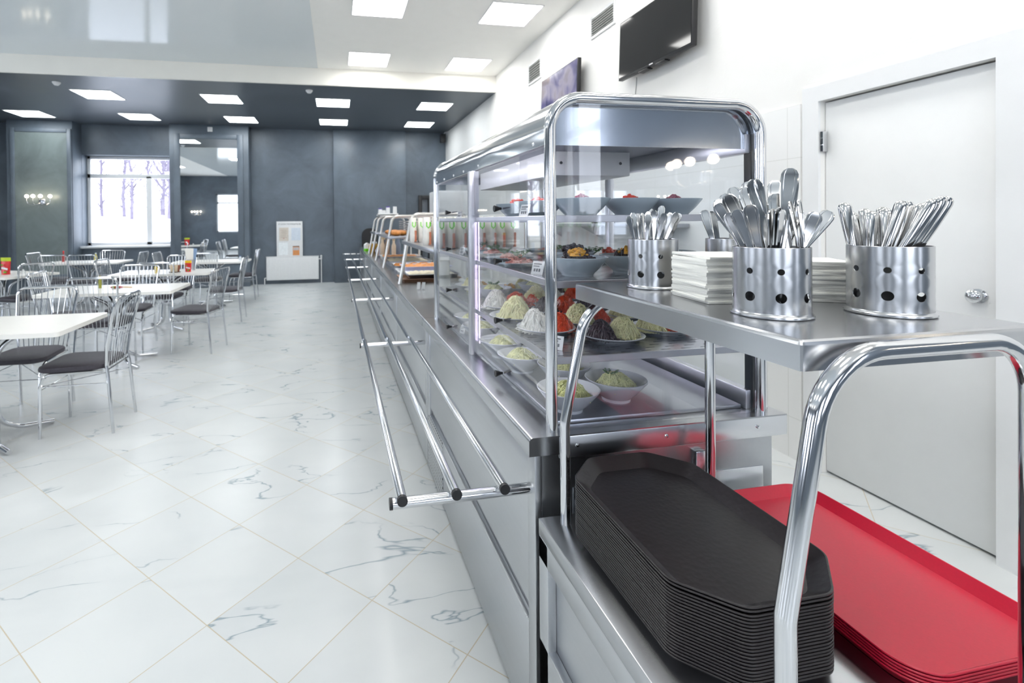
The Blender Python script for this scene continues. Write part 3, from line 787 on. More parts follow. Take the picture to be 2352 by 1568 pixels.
CHAIRS = [(-1.715, 3.755, 90, 'at the right end of the nearest table, seen from the side'),
          (-2.27, 3.27, 0, 'at the left picture edge, on the near side of the nearest table'),
          (-2.24, 4.05, 180, 'on the far side of the nearest table, facing the camera'),
          (-1.515, 5.74, 77, 'at the right end of the second table, slightly turned'),
          (-2.21, 5.21, 0, 'on the near side of the second table'),
          (-2.30, 6.03, 180, 'on the far side of the second table'),
          (-2.77, 5.68, -84, 'at the left end of the second table'),
          (-1.565, 7.38, 90, 'at the right end of the third table'),
          (-2.24, 6.89, 0, 'on the near side of the third table, with the pouch behind it'),
          (-2.33, 7.73, 180, 'on the far side of the third table'),
          (-2.93, 7.42, -90, 'at the left end of the third table'),
          (-1.69, 9.35, 90, 'at the right end of the table before the mirror, nearest the radiator'),
          (-2.14, 8.74, 0, 'on the near side of the table before the mirror'),
          (-2.74, 8.95, -90, 'at the left end of the table before the mirror'),
          (-3.56, 9.20, 90, 'at the right end of the window table'),
          (-4.10, 9.70, 180, 'on the far side of the window table, under the sill'),
          (-4.88, 9.48, -90, 'at the left end of the window table'),
          (-4.47, 9.00, 0, 'on the near side of the window table, the left one of two'),
          (-4.02, 8.93, 0, 'on the near side of the window table, the right one of two'),
          (-4.00, 7.16, 60, 'at the corner end of the angled table by the left edge')]
ch = make_chair()
for k, (x, y, a, lab) in enumerate(CHAIRS):
    o = ch if k == 0 else dup(ch)
    o.location = (x, y, 0); o.rotation_euler = (0, 0, radians(a))
    o['label'] = 'chrome wire-back chair ' + lab; o['group'] = 'chrome dining chairs'

# things on the tables
TOP = 0.75
def pouch(loc, rz, cap_rgb, label, s=1.0):
    t = thing('sauce_pouch', label, 'sauce pouch', loc, rz)
    m = MB(); rings = []
    for k, z in enumerate((0, 0.02, 0.06, 0.10, 0.14)):
        w = 0.042 + 0.014 * k / 4; d = 0.030 * (1 - (k / 4.6))
        rings.append([(w * s * cos(2 * pi * i / 16), d * s * sin(2 * pi * i / 16), z * s) for i in range(16)])
    m.ring_loft(rings); put('pouch_body', m, colour('sauce_red', (212, 34, 30), 0.3), t)
    m = MB(); m.ring_loft([[(0.0565 * s * cos(2 * pi * i / 16), 0.009 * s * sin(2 * pi * i / 16), z * s) for i in range(16)] for z in (0.138, 0.175)]); put('pouch_top', m, colour('pouch_band_%d' % cap_rgb[0], cap_rgb, 0.35), t)
    m = MB(); m.box(-0.035 * s, 0.035 * s, -0.031 * s, -0.028 * s, 0.055 * s, 0.075 * s, 0.002, 1, Matrix.Rotation(radians(12), 4, 'Y')); put('white_script', m, M['white_plastic'], t)
    m = MB(); m.ball((0.015 * s, -0.026 * s, 0.025 * s), 0.016 * s, 1, (1.3, 0.5, 0.8)); m.ball((-0.02 * s, -0.025 * s, 0.10 * s), 0.012 * s, 1, (1.4, 0.5, 0.7)); put('green_print', m, colour('label_green', (110, 160, 40), 0.4), t)
    return t
pouch((-1.945, 6.93, TOP), radians(-14), (246, 200, 28), 'red sauce pouch with a yellow top standing on the third dining table', 0.85)
pouch((-4.235, 7.22, TOP), radians(-14), (188, 206, 40), 'red sauce pouch with a lime top on the angled table at the left edge', 1.25)
t = thing('napkin_holder', 'holder of white and blue paper napkins standing behind the yellow-topped pouch', 'napkin holder', (-1.96, 7.12, TOP))
m = MB(); m.lathe([(0.0005, 0), (0.05, 0), (0.045, 0.02), (0.05, 0.15), (0.046, 0.15), (0.041, 0.022), (0.0005, 0.02)], 20); put('holder', m, M['alu'], t)
for k, (x, y, a) in enumerate(((-0.02, 0, -6), (0.012, 0.01, 7), (0.0, -0.02, 2))):
    m = MB(); m.box(-0.028, 0.028, -0.004, 0.004, 0.03, 0.30, 0.003, 1, Matrix.Translation((x, y, 0)) @ Matrix.Rotation(radians(a), 4, 'Y')); put('napkin_fold', m, M['napkin'] if k != 1 else colour('blue_paper', (150, 178, 214), 0.8), t)
def shaker(loc, rgb, cap, label, h=0.08, r=0.02):
    t = thing('condiment_bottle', label, 'bottle', loc)
    m = MB(); m.lathe([(0.0005, 0), (r, 0), (r, h * 0.7), (r * 0.55, h * 0.85), (r * 0.5, h)], 16); put('bottle_body', m, colour('cond_%d_%d_%d' % rgb, rgb, 0.3), t)
    m = MB(); m.lathe([(r * 0.6, h), (r * 0.6, h * 1.12), (r * 0.3, h * 1.16), (0.0005, h * 1.16)], 14); put('cap', m, colour('cap_%d_%d_%d' % cap, cap, 0.35), t)
    return t
shaker((-2.31, 6.84, TOP), (222, 190, 40), (222, 190, 40), 'yellow mustard bottle on the third table, left of the napkin tray', 0.11, 0.018)
shaker((-4.62, 9.36, TOP), (170, 60, 56), (214, 30, 40), 'reddish sauce bottle with a red cap on the window table', 0.16, 0.022)
shaker((-4.05, 9.20, TOP), (210, 196, 90), (206, 214, 210), 'pale yellow bottle with a white cap on the window table', 0.13, 0.022)
shaker((-1.62, 8.72, TOP), (224, 230, 236), (90, 120, 176), 'white salt bottle with a blue cap on the table before the mirror', 0.07, 0.025)
shaker((-2.35, 5.42, TOP), (150, 150, 60), (120, 112, 40), 'olive green shaker on the second table beside the red packet', 0.11, 0.014)
shaker((-4.06, 7.26, TOP), (226, 228, 226), (236, 238, 238), 'small white shaker on the angled table beside the pouch', 0.05, 0.022)
m = MB(); m.lathe([(0.028, 0), (0.032, 0.10), (0.030, 0.10), (0.026, 0.004), (0.0005, 0.003)], 18)
solo('drinking_glass', m, M['acrylic'], 'empty drinking glass on the angled table behind the pouch', 'glass', None, (-4.17, 7.40, TOP))
t = thing('sauce_packet', 'small red and olive sauce packet lying on the second table', 'sauce packet', (-2.17, 5.36, TOP), radians(-8))
m = MB(); m.ring_loft([[(x, 0.028 * k * cos(a), 0.012 + 0.012 * k * sin(a)) for a in [2 * pi * i / 12 for i in range(12)]] for x, k in ((-0.06, 0.5), (-0.04, 1), (0.02, 0.95), (0.06, 0.3))]); put('pouch_body', m, colour('packet_red', (170, 60, 56), 0.35), t)
m = MB(); m.ring_loft([[(x, 0.029 * k * cos(a), 0.0125 + 0.0125 * k * sin(a)) for a in [2 * pi * i / 12 for i in range(12)]] for x, k in ((-0.035, 1.0), (-0.01, 1.0))]); put('olive_band', m, colour('packet_olive', (140, 150, 60), 0.4), t)
m = MB(); m.tube([(0.06, 0, 0.012), (0.14, 0.01, 0.008)], 0.006, 8); put('neck', m, colour('packet_tip', (214, 176, 120), 0.4), t)
t = thing('menu_tray', 'small dark tray with cream sachets on the third dining table', 'tray', (-2.10, 6.90, TOP))
m = MB(); m.lathe([(0.0005, 0), (0.055, 0), (0.06, 0.008), (0.055, 0.008), (0.0005, 0.004)], 20, sx=1.2); put('dish', m, M['black_plastic'], t)
for k in range(4):
    m = MB(); m.box(-0.02, 0.02, -0.003, 0.003, 0, 0.09, 0.001, 1, Matrix.Translation((-0.03 + 0.02 * k, 0.01 * (k % 2), 0.006)) @ Matrix.Rotation(radians(-14 + 9 * k), 4, 'Y')); put('sachet', m, colour('sachet_cream', (226, 208, 180), 0.7) if k != 3 else colour('sachet_brown', (150, 92, 70), 0.6), t)

# ================================================================== SERVING LINE
ZT = 0.85
# ---- refrigerated display case, nearest unit of the line (y 1.15 .. 2.68)
Y0, Y1, YM = 1.18, 2.65, 1.93
FX, RX = 0.545, 1.18
case = thing('display_case', 'glass fronted stainless steel salad display case with a rounded tube frame', 'display case', (0.84, 1.9, 0))
def cpart(name, mb, mat, label=None, parent=None):
    """case parts are written in room coordinates"""
    bmesh.ops.translate(mb.bm, vec=(-0.84, -1.9, 0), verts=mb.bm.verts)
    return put(name, mb, mat, parent or case, label)
m = MB()
m.box(0.515, 1.21, 1.175, 2.685, 0.02, 0.80)                        # carcass
m.box(0.495, 0.515, 1.175, 1.225, 0.02, 0.80, 0.002); m.box(0.495, 0.515, 2.635, 2.685, 0.02, 0.80, 0.002)
m.box(0.495, 0.515, 1.225, 2.635, 0.02, 0.325, 0.002)               # stiles and lower band
cpart('base_cabinet', m, M['steel_panel'])
m = MB(); m.box(0.500, 0.515, 1.229, 2.631, 0.365, 0.80, 0.003); cpart('front_panel', m, M['steel_panel'])
m = MB(); m.box(0.4925, 0.4955, 2.30, 2.66, 0.05, 0.318); cpart('vent_grille', m, M['perforated'], 'perforated steel vent grille')
m = MB(); m.box(0.60, 1.18, 1.172, 1.176, 0.04, 0.70, 0.003); m.box(0.955, 0.985, 1.160, 1.176, 0.04, 0.765, 0.003); cpart('end_panel', m, M['steel_z'])
# worktop: folded sheet with a rounded front nose
prof = [(0.470, 0.803), (0.470, 0.838)] + [(0.482 - 0.012 * cos(radians(a)), 0.838 + 0.012 * sin(radians(a))) for a in (15, 30, 45, 60, 75)] + [(0.482, 0.85), (1.235, 0.85), (1.235, 0.795), (1.225, 0.795), (1.225, 0.80)]
m = MB(14); m.prism(prof, 'y', 1.150, 2.70); cpart('worktop', m, M['steel_y'])
m = MB(); m.box(0.55, 1.235, 1.1495, 1.1535, 0.792, 0.847, 0.002); w = cpart('end_flange', m, M['steel_x'])
for x in (0.60, 0.856, 1.14):
    m = MB(); m.lathe([(0.0055, 0), (0.0045, 0.002), (0.0005, 0.0032)], 14)
    bmesh.ops.transform(m.bm, matrix=Matrix.Translation((x, 1.1493, 0.822)) @ Matrix.Rotation(radians(90), 4, 'X'), verts=m.bm.verts); cpart('screw', m, M['chrome'], None, w)
# bent tube frames
for y in (Y0, Y1):
    m = MB(); m.tube(fillet([(FX, y, ZT), (FX, y, 1.718), (RX, y, 1.718), (RX, y, ZT)], 0.085, 10), 0.0152, 18); cpart('tube_frame', m, M['tube_steel'])
# hood: rounded sheet roof, open underneath, with end plates
def hood_profile(d):
    o = [(FX - 0.008 + d, 1.597)]
    R = 0.105
    for k in range(11):
        a = pi - (pi / 2) * k / 10; o.append((FX - 0.008 + R + (R - d) * cos(a), 1.735 - R + (R - d) * sin(a)))
    for k in range(11):
        a = pi / 2 - (pi / 2) * k / 10; o.append((RX + 0.008 - R + (R - d) * cos(a), 1.735 - R + (R - d) * sin(a)))
    o.append((RX + 0.008 - d, 1.597)); return o
outer, inner = hood_profile(0.0), hood_profile(0.004)
m = MB(); m.prism(outer + list(reversed(inner)), 'y', Y0 + 0.012, Y1 - 0.012); cpart('hood', m, M['hood_steel'])
for y in (Y0 + 0.022, Y1 - 0.026):
    m = MB(); m.prism(inner, 'y', y, y + 0.004); cpart('hood_end', m, M['end_steel'])
m = MB(); m.box(FX + 0.008, RX - 0.008, Y0 + 0.03, Y1 - 0.03, 1.640, 1.646); cpart('hood_liner', m, colour('hood_liner_grey', (120, 122, 136), 0.45))
m = MB(); m.box(0.74, 1.05, 1.60, 2.45, 1.555, 1.642, 0.004); ev = cpart('evaporator_box', m, M['white_plastic'])
for x in (0.78, 1.01):
    m = MB(); m.ball((x, 1.598, 1.60), 0.006, 1); cpart('screw', m, M['black_plastic'], None, ev)
for y in (1.27, 1.80, 2.02, 2.20, 2.40, 2.58):
    m = MB(); m.ball((FX - 0.006, y, 1.608), 0.006, 2); cpart('hood_screw', m, M['chrome'])
# uprights
m = MB(); m.box(FX - 0.012, FX + 0.014, YM - 0.016, YM + 0.016, ZT, 1.60, 0.002); m.box(FX - 0.006, FX + 0.03, YM - 0.009, YM + 0.009, ZT, 1.60); cpart('front_post', m, M['alu'])
for y in (Y0 + 0.03, YM, Y1 - 0.03):
    dx = 0.028 if y != Y0 + 0.03 else 0.014
    m = MB(); m.box(RX - dx, RX, y - 0.012, y + 0.012, ZT, 1.64, 0.002); cpart('rear_post', m, M['alu'] if y != Y0 + 0.03 else M['black_plastic'])
m = MB(); m.box(RX - 0.03, RX, Y0 + 0.02, Y1 - 0.02, ZT, 0.905, 0.003); m.box(RX - 0.03, RX, Y0 + 0.02, Y1 - 0.02, 1.585, 1.64, 0.003); cpart('rear_rail', m, M['alu'])
m = MB(); m.tube([(FX + 0.022, YM - 0.030, 0.90), (FX + 0.022, YM - 0.030, 1.40)], 0.0014, 8); cpart('led_strip', m, M['led_strip'], 'glowing violet LED strip')
m = MB(); m.box(FX + 0.008, FX + 0.020, Y0 + 0.10, Y1 - 0.06, 1.622, 1.634); cpart('led_tube', m, M['led_tube'], 'lit LED tube behind the hood lip')  # hidden fill light, added to brighten the food in the case
# panes
m = MB(); m.box(FX + 0.012, RX - 0.014, Y0 - 0.002, Y0 + 0.003, 0.852, 1.708); cpart('end_pane', m, M['end_glass'])
m = MB(); m.box(FX + 0.012, RX - 0.014, Y1 - 0.003, Y1 + 0.002, 0.852, 1.60); cpart('end_pane', m, M['glass'])
for (a, b) in ((Y0 + 0.045, YM - 0.014), (YM + 0.014, Y1 - 0.045)):
    m = MB(); m.box(RX - 0.016, RX - 0.012, a, b, 0.905, 1.585); cpart('rear_pane', m, M['glass'])
LEV = [(0.868, 1.022), (1.046, 1.226), (1.244, 1.398), (1.420, 1.592)]
for (a, b) in ((Y0 + 0.02, YM - 0.018), (YM + 0.018, Y1 - 0.02)):
    for (z0, z1) in LEV:
        m = MB(); m.box(FX - 0.002, FX + 0.002, a, b, z0, z1); fl = cpart('front_flap', m, M['acrylic'])
        yk, zk = (a + b) / 2, z0 + 0.018
        k = MB(); k.lathe([(0.0005, 0.002), (0.0045, 0.002), (0.005, 0.008), (0.0115, 0.026), (0.0105, 0.028), (0.0005, 0.027)], 16)
        bmesh.ops.transform(k.bm, matrix=Matrix.Translation((FX, yk, zk)) @ Matrix.Rotation(radians(-90), 4, 'Y'), verts=k.bm.verts)
        kn = cpart('flap_knob', k, M['black_plastic'], 'dark cone-shaped knob', fl)
        k = MB(); k.tube([(FX + 0.003, yk, zk), (FX + 0.030, yk, zk + 0.004)], [0.0035, 0.0016], 8); cpart('knob_stem', k, M['chrome'], 'bright knob stem', fl)
# shelves
SH = {'low': 1.035, 'mid': 1.236, 'top': 1.410}
for key, z in SH.items():
    x0 = FX + 0.018
    m = MB(); m.box(x0, RX - 0.03, Y0 + 0.018, Y1 - 0.02, z - 0.004, z, 0.001, 1); s = cpart('shelf', m, M['slotted'] if key != 'top' else M['shelf_steel'])
    m = MB(); m.box(x0, RX - 0.03, Y0 + 0.014, Y0 + 0.018, z - 0.018, z + 0.001, 0.001, 1); m.box(x0 - 0.004, x0, Y0 + 0.014, Y1 - 0.02, z - 0.018, z + 0.001, 0.001, 1)
    cpart('shelf_lip', m, M['alu'], None, s)
    m = MB(); m.box(x0 + 0.002, x0 + 0.010, Y0 + 0.06, Y1 - 0.06, z - 0.014, z - 0.006); cpart('shelf_led', m, M['shelf_led'], 'lit LED line under the shelf lip', s)  # fill light added under each lip to lift the lower levels
m = MB(); m.box(FX + 0.03, RX - 0.035, Y0 + 0.03, Y1 - 0.03, ZT, 0.862, 0.004); cpart('display_floor', m, M['shelf_steel'])
ZF = 0.862

# ---- crockery and salads
def lathe_mesh(name, prof, seg=32): return MB().lathe(prof, seg, cap0=True, cap1=True).mesh(name)
PLATE = lathe_mesh('plate', [(0.0005, 0), (0.055, 0), (0.058, 0.003), (0.072, 0.008), (0.094, 0.017), (0.096, 0.019), (0.094, 0.020), (0.070, 0.011), (0.056, 0.006), (0.0005, 0.005)])
BOWL = lathe_mesh('bowl', [(0.0005, 0), (0.040, 0), (0.041, 0.008), (0.060, 0.026), (0.085, 0.057), (0.0875, 0.062), (0.085, 0.063), (0.057, 0.030), (0.036, 0.012), (0.0005, 0.010)])
DEEP = lathe_mesh('deep_bowl', [(0.0005, 0), (0.052, 0), (0.054, 0.006), (0.078, 0.030), (0.098, 0.056), (0.101, 0.062), (0.098, 0.063), (0.075, 0.033), (0.05, 0.010), (0.0005, 0.009)])
PLATTER = MB().lathe([(0.0005, 0), (0.06, 0), (0.064, 0.004), (0.098, 0.016), (0.101, 0.019), (0.098, 0.020), (0.064, 0.008), (0.0005, 0.006)], 32, sx=1.25).mesh('platter')
for me, mt in ((PLATE, 'china'), (BOWL, 'china'), (DEEP, 'grey_china'), (PLATTER, 'grey_china')): me.materials.append(M[mt])

def strand_heap(r, rx, ry, h, n, sr, mat, lump=0.15):
    """a peaked heap of grated strands over a smaller lumpy core"""
    mb = MB()
    px, py = r.uniform(-.15, .15) * rx, r.uniform(-.15, .15) * ry
    rings = []
    for k in range(7):
        t = 1 - k / 7.2
        rings.append([(px * (1 - t) + rx * 0.93 * t * cos(a) * (1 + lump * r.uniform(-1, 1)), py * (1 - t) + ry * 0.93 * t * sin(a) * (1 + lump * r.uniform(-1, 1)), h * 0.92 * (1 - t ** 2.1)) for a in [2 * pi * i / 14 for i in range(14)]])
    mb.ring_loft(rings)
    for _ in range(n):
        a = r.uniform(0, 2 * pi); t = sqrt(r.random()) * 1.02
        d = r.uniform(0, 2 * pi); l = r.uniform(0.016, 0.036); cv = r.uniform(-.8, .8)
        lift = r.uniform(-.001, .007)
        pts = []
        for k in range(5):
            q = (k / 4 - 0.5) * l
            x = rx * t * cos(a) + cos(d + cv * k / 2) * q; y = ry * t * sin(a) + sin(d + cv * k / 2) * q
            rho = min(1.15, sqrt((x / rx) ** 2 + (y / ry) ** 2))
            z = h * max(0.0, 1 - rho ** 2.1) + lift + 0.003 * sin(k * 1.6 + a * 5)
            pts.append((x + px * max(0, 1 - rho), y + py * max(0, 1 - rho), max(z, 0.0012)))
        mb.tube(pts, sr * r.uniform(1.0, 1.5), 4)
    me = mb.mesh('heap', 80); me.materials.append(mat); return me
def dice_heap(r, rx, ry, h, n, s, mat):
    mb = MB()
    mb.ring_loft([[(rx * .9 * cos(pi / 2 * k / 4) * cos(a), ry * .9 * cos(pi / 2 * k / 4) * sin(a), h * .85 * sin(pi / 2 * k / 4)) for a in [2 * pi * i / 12 for i in range(12)]] for k in range(4)])
    for _ in range(n):
        a = r.uniform(0, 2 * pi); t = sqrt(r.random())
        z = h * sqrt(max(0, 1 - t * t))
        mt = Matrix.Translation((rx * t * cos(a), ry * t * sin(a), z)) @ Matrix.Rotation(r.uniform(0, 3), 4, Vector((r.uniform(-1, 1), r.uniform(-1, 1), 1)))
        q = s * r.uniform(0.7, 1.2); mb.box(-q, q, -q * .8, q * .8, -q * .5, q * .5, q * .25, 1, mt)
    me = mb.mesh('heap'); me.materials.append(mat); return me
def sprig(r, s):
    mb = MB()
    for k in range(7):
        a = 2 * pi * k / 7 + r.uniform(-.3, .3); l = s * r.uniform(.6, 1)
        p1 = Vector((cos(a) * l * .6, sin(a) * l * .6, l * .5)); p2 = Vector((cos(a) * l, sin(a) * l, l * .8))
        mb.tube([(0, 0, 0), p1, p2], 0.0008, 4)
        for j in range(3):
            q = p1.lerp(p2, j / 2); b = Vector((-sin(a), cos(a), 0.2)) * 0.006
            mb.ball(q + b, 0.0035, 1, (1.3, 1.0, 0.4)); mb.ball(q - b, 0.0035, 1, (1.3, 1.0, 0.4))
    me = mb.mesh('sprig'); me.materials.append(FOOD['green']); return me
R1 = random.Random(11)
HEAP = {
    'cabbage': [strand_heap(R1, 0.046, 0.052, 0.056, 230, 0.0014, FOOD['cabbage']) for _ in range(3)],
    'white_cabbage': [strand_heap(R1, 0.048, 0.052, 0.060, 230, 0.0012, FOOD['white_cabbage']) for _ in range(2)],
    'carrot': [strand_heap(R1, 0.044, 0.052, 0.048, 220, 0.0013, FOOD['carrot']) for _ in range(3)],
    'beet': [strand_heap(R1, 0.043, 0.048, 0.052, 200, 0.0016, FOOD['beet'], 0.22) for _ in range(2)],
    'slaw': [strand_heap(R1, 0.062, 0.060, 0.042, 300, 0.0015, FOOD['slaw']) for _ in range(3)],
    'prune': [dice_heap(R1, 0.046, 0.042, 0.034, 34, 0.009, FOOD['prune'])],
    'corn': [dice_heap(R1, 0.026, 0.022, 0.018, 20, 0.006, FOOD['corn'])],
    'tomato': [dice_heap(R1, 0.040, 0.030, 0.034, 26, 0.009, FOOD['tomato'])],
    'ham': [dice_heap(R1, 0.048, 0.034, 0.016, 26, 0.009, FOOD['ham'])],
    'herring': [strand_heap(R1, 0.040, 0.036, 0.034, 70, 0.0016, FOOD['herring'])],
    'sprig': [sprig(R1, 0.028), sprig(R1, 0.022)],
}
NAMES = {'cabbage': ('shredded_cabbage', 'pale yellow shredded cabbage heap', 'salad'), 'white_cabbage': ('shredded_radish', 'white shredded vegetable heap', 'salad'),
         'carrot': ('grated_carrot', 'orange grated carrot heap', 'salad'), 'beet': ('grated_beetroot', 'dark purple grated beetroot heap', 'salad'),
         'slaw': ('cabbage_salad', 'green cabbage salad', 'salad'), 'prune': ('prune_slices', 'dark sliced fruit heap', 'food'), 'corn': ('pepper_dice', 'yellow diced pepper topping', 'food'),
         'tomato': ('pepper_slices', 'red pepper slices', 'food'), 'ham': ('ham_slices', 'pinkish cold cut slices', 'food'), 'herring': ('pink_salad', 'pink salad', 'salad'),
         'sprig': ('herb_sprig', 'herb sprig', 'herb')}
def heap(kind, loc, rz, where, grp, s=1.0):
    me = HEAP[kind][rnd.randrange(len(HEAP[kind]))]
    n, lab, cat = NAMES[kind]
    o = put(n, me, None); o.location = loc; o.rotation_euler = (0, 0, rz); o.scale = (s, s, s)
    o['label'] = (lab + ' ' + where)[:150]; o['category'] = cat; o['group'] = grp
    return o
def dish(me, name, loc, rz, label, cat, grp, s=1.0):
    o = put(name, me, None); o.location = loc; o.rotation_euler = (0, 0, rz); o.scale = (s, s, s)
    o['label'] = label; o['category'] = cat; o['group'] = grp
    return o
ROWS = ['nearest row', 'second row', 'third row', 'fourth row', 'fifth row', 'sixth row', 'last row']
COLS = ['by the front flap', 'in the middle', 'by the rear glass']
def low_plate(x, y, r, c, items):
    dish(PLATE, 'plate', (x, y, SH['low']), 0, 'white salad plate on the lower slotted shelf, %s, %s' % (ROWS[r], COLS[c]), 'plate', 'salad plates on the lower shelf', 0.98)
    for kind, dx, dy, s in items:
        heap(kind, (x + dx, y + dy, SH['low'] + 0.007), rnd.uniform(-.5, .5), 'on the lower shelf plate, %s, %s' % (ROWS[r], COLS[c]), 'salads on the lower shelf', s)
Cb, Wc, Ca, Be = 'cabbage', 'white_cabbage', 'carrot', 'beet'
low_plate(0.815, 1.340, 0, 1, [(Be, -0.040, -0.008, 0.95), (Cb, 0.038, 0.0, 1.0)])
low_plate(1.030, 1.400, 0, 2, [(Cb, -0.045, 0.0, 0.95), (Ca, 0.040, -0.008, 0.85)])
low_plate(0.665, 1.480, 0, 0, [(Wc, -0.036, 0.0, 1.05), (Ca, 0.046, -0.004, 1.0)])
low_plate(0.850, 1.545, 1, 1, [(Cb, -0.035, 0.0, 1.1), (Ca, 0.045, 0.012, 0.9)])
low_plate(1.060, 1.610, 1, 2, [(Cb, -0.04, 0.0, 1.0), (Ca, 0.042, 0.0, 0.95)])
low_plate(0.640, 1.690, 1, 0, [(Cb, 0.0, 0.0, 1.25)])
low_plate(0.830, 1.755, 2, 1, [(Be, -0.040, 0.0, 1.05), (Ca, 0.040, 0.0, 1.1)])
low_plate(1.030, 1.815, 2, 2, [(Be, -0.035, 0.0, 1.0), (Ca, 0.045, 0.0, 1.0)])
low_plate(0.680, 1.900, 2, 0, [(Wc, -0.042, 0.0, 1.1), (Ca, 0.040, -0.01, 1.15)])
low_plate(0.870, 1.965, 3, 1, [(Cb, -0.035, 0.0, 1.2), (Ca, -0.055, -0.03, 0.8), (Wc, 0.045, 0.0, 1.0)])
low_plate(1.060, 2.030, 3, 2, [(Ca, 0.0, 0.0, 1.2)])
Co = 'corn'
low_plate(0.720, 2.350, 5, 0, [(Cb, -0.03, 0.0, 0.9), (Co, 0.04, 0.0, 1.3)])
low_plate(0.920, 2.400, 5, 1, [(Cb, 0.03, 0.0, 0.9), (Co, -0.04, 0.0, 1.3)])
low_plate(0.720, 2.545, 6, 0, [(Cb, 0.0, 0.0, 1.0), (Co, 0.05, -0.02, 1.2)])
low_plate(1.080, 2.215, 4, 2, [(Be, -0.035, 0.0, 1.0), (Cb, 0.04, 0.0, 1.0)])
for (x, y, r, c, s, me, kinds, lab) in (
        (0.640, 1.278, 0, 0, 1.0, BOWL, ['slaw'], 'white bowl of green cabbage salad at the near front corner of the case floor'),
        (0.816, 1.322, 0, 1, 1.02, BOWL, ['slaw', 'sprig'], 'white bowl of cabbage salad topped with a herb sprig on the case floor'),
        (0.735, 1.495, 1, 0, 1.0, BOWL, ['slaw'], 'white bowl of green cabbage salad behind the two nearest bowls on the case floor'),
        (0.645, 1.640, 2, 0, 1.0, BOWL, ['slaw'], 'white bowl of cabbage salad on the case floor, fourth from the near end'),
        (0.640, 1.835, 3, 0, 1.05, BOWL, ['slaw'], 'white bowl of cabbage salad on the case floor, beside the front post'),
        (0.645, 2.120, 4, 0, 1.05, BOWL, ['slaw'], 'white bowl of cabbage salad in the far half of the case floor'),
        (0.660, 2.340, 5, 0, 1.05, BOWL, ['slaw'], 'white bowl of cabbage salad at the far end of the case floor')):
    dish(me, 'bowl', (x, y, ZF), 0, lab, 'bowl', 'salad bowls on the case floor', s)
    for k in kinds:
        if k == 'slaw': heap('slaw', (x, y, ZF + 0.036), rnd.uniform(0, 6), 'in the bowl ' + lab.split(' salad', 1)[1].lstrip(', '), 'salads on the case floor', 0.92)
        else: heap('sprig', (x - 0.012, y + 0.01, ZF + 0.068), 0.4, 'on top of the cabbage salad on the case floor', 'herb sprigs in the case', 1.0)
dish(BOWL, 'bowl', (0.935, 2.20, SH['low']), 0, 'lilac-lit white bowl on the lower shelf, left one of two side by side', 'bowl', 'bowls on the lower shelf', 0.95)
dish(BOWL, 'bowl', (0.70, 2.12, SH['low']), 0, 'white bowl on the lower shelf beside the LED strip', 'bowl', 'bowls on the lower shelf', 0.95)
heap('slaw', (0.70, 2.12, SH['low'] + 0.034), 1, 'in the bowl on the lower shelf beside the LED strip', 'salads on the lower shelf', 0.86); heap('sprig', (0.70, 2.12, SH['low'] + 0.064), 1, 'on the lower shelf bowl beside the LED strip', 'herb sprigs in the case', 1.2)
heap('slaw', (0.935, 2.20, SH['low'] + 0.034), 1, 'in the left bowl of the pair on the lower shelf', 'salads on the lower shelf', 0.86); heap('sprig', (0.935, 2.20, SH['low'] + 0.064), 1, 'on the left bowl of the pair on the lower shelf', 'herb sprigs in the case', 1.2)
def mid_dish(x, y, r, c, me, kinds, word, s=0.86):
    dish(me, 'bowl' if me is DEEP else 'platter', (x, y, SH['mid']), 0, '%s, middle shelf, %s, %s' % (word, ROWS[r], COLS[c]), 'bowl' if me is DEEP else 'platter', 'dishes on the middle shelf', s)
    z = SH['mid'] + (0.030 if me is DEEP else 0.008)
    for kind, dx, dy, k in kinds:
        heap(kind, (x + dx, y + dy, z + (0.028 if kind == 'corn' else 0.02 if kind == 'sprig' else 0)), rnd.uniform(0, 3), 'on the middle shelf dish, %s, %s%s' % (ROWS[r], COLS[c], ', right one' if dx > 0.05 else ''), 'food on the middle shelf', k)
Pr = [('prune', 0, 0, 1.1), ('corn', -0.01, -0.02, 1.1)]
mid_dish(0.695, 1.325, 0, 0, DEEP, Pr, 'grey bowl of dark fruit and yellow dice')
mid_dish(0.885, 1.360, 0, 1, DEEP, Pr, 'grey bowl of dark fruit and yellow dice')
mid_dish(1.080, 1.450, 0, 2, DEEP, Pr, 'grey bowl of dark fruit and yellow dice', 0.9)
mid_dish(0.800, 1.580, 1, 1, DEEP, [('prune', 0.02, 0, 1.2), ('ham', -0.03, -0.02, 0.7)], 'pale grey bowl of dark fruit')
mid_dish(0.640, 1.640, 1, 0, PLATTER, [('ham', 0, 0, 1.0), ('sprig', 0, 0, 1.3)], 'pale oval platter of cold cuts', 0.75)
mid_dish(1.010, 1.720, 1, 2, PLATTER, [('tomato', 0.03, 0, 1.1), ('sprig', -0.04, 0, 1.3), ('sprig', 0.06, -0.03, 1.2)], 'pale oval platter of red pepper', 0.95)
mid_dish(0.680, 1.860, 2, 0, PLATTER, [('ham', 0, 0, 1.0), ('sprig', -0.02, 0, 1.3), ('tomato', 0.04, 0, 0.5)], 'pale oval platter of cold cuts', 0.8)
mid_dish(0.940, 1.960, 2, 1, PLATTER, [('ham', 0, 0, 1.0), ('sprig', 0.01, 0, 1.5)], 'pale oval platter of cold cuts', 0.95)
mid_dish(0.700, 2.110, 3, 0, PLATTER, [('ham', 0, 0, 1.0), ('sprig', 0, 0, 1.4)], 'pale oval platter of cold cuts', 0.9)
mid_dish(1.020, 2.260, 3, 2, PLATTER, [('ham', 0, 0, 0.8)], 'pale oval platter of cold cuts', 0.95)
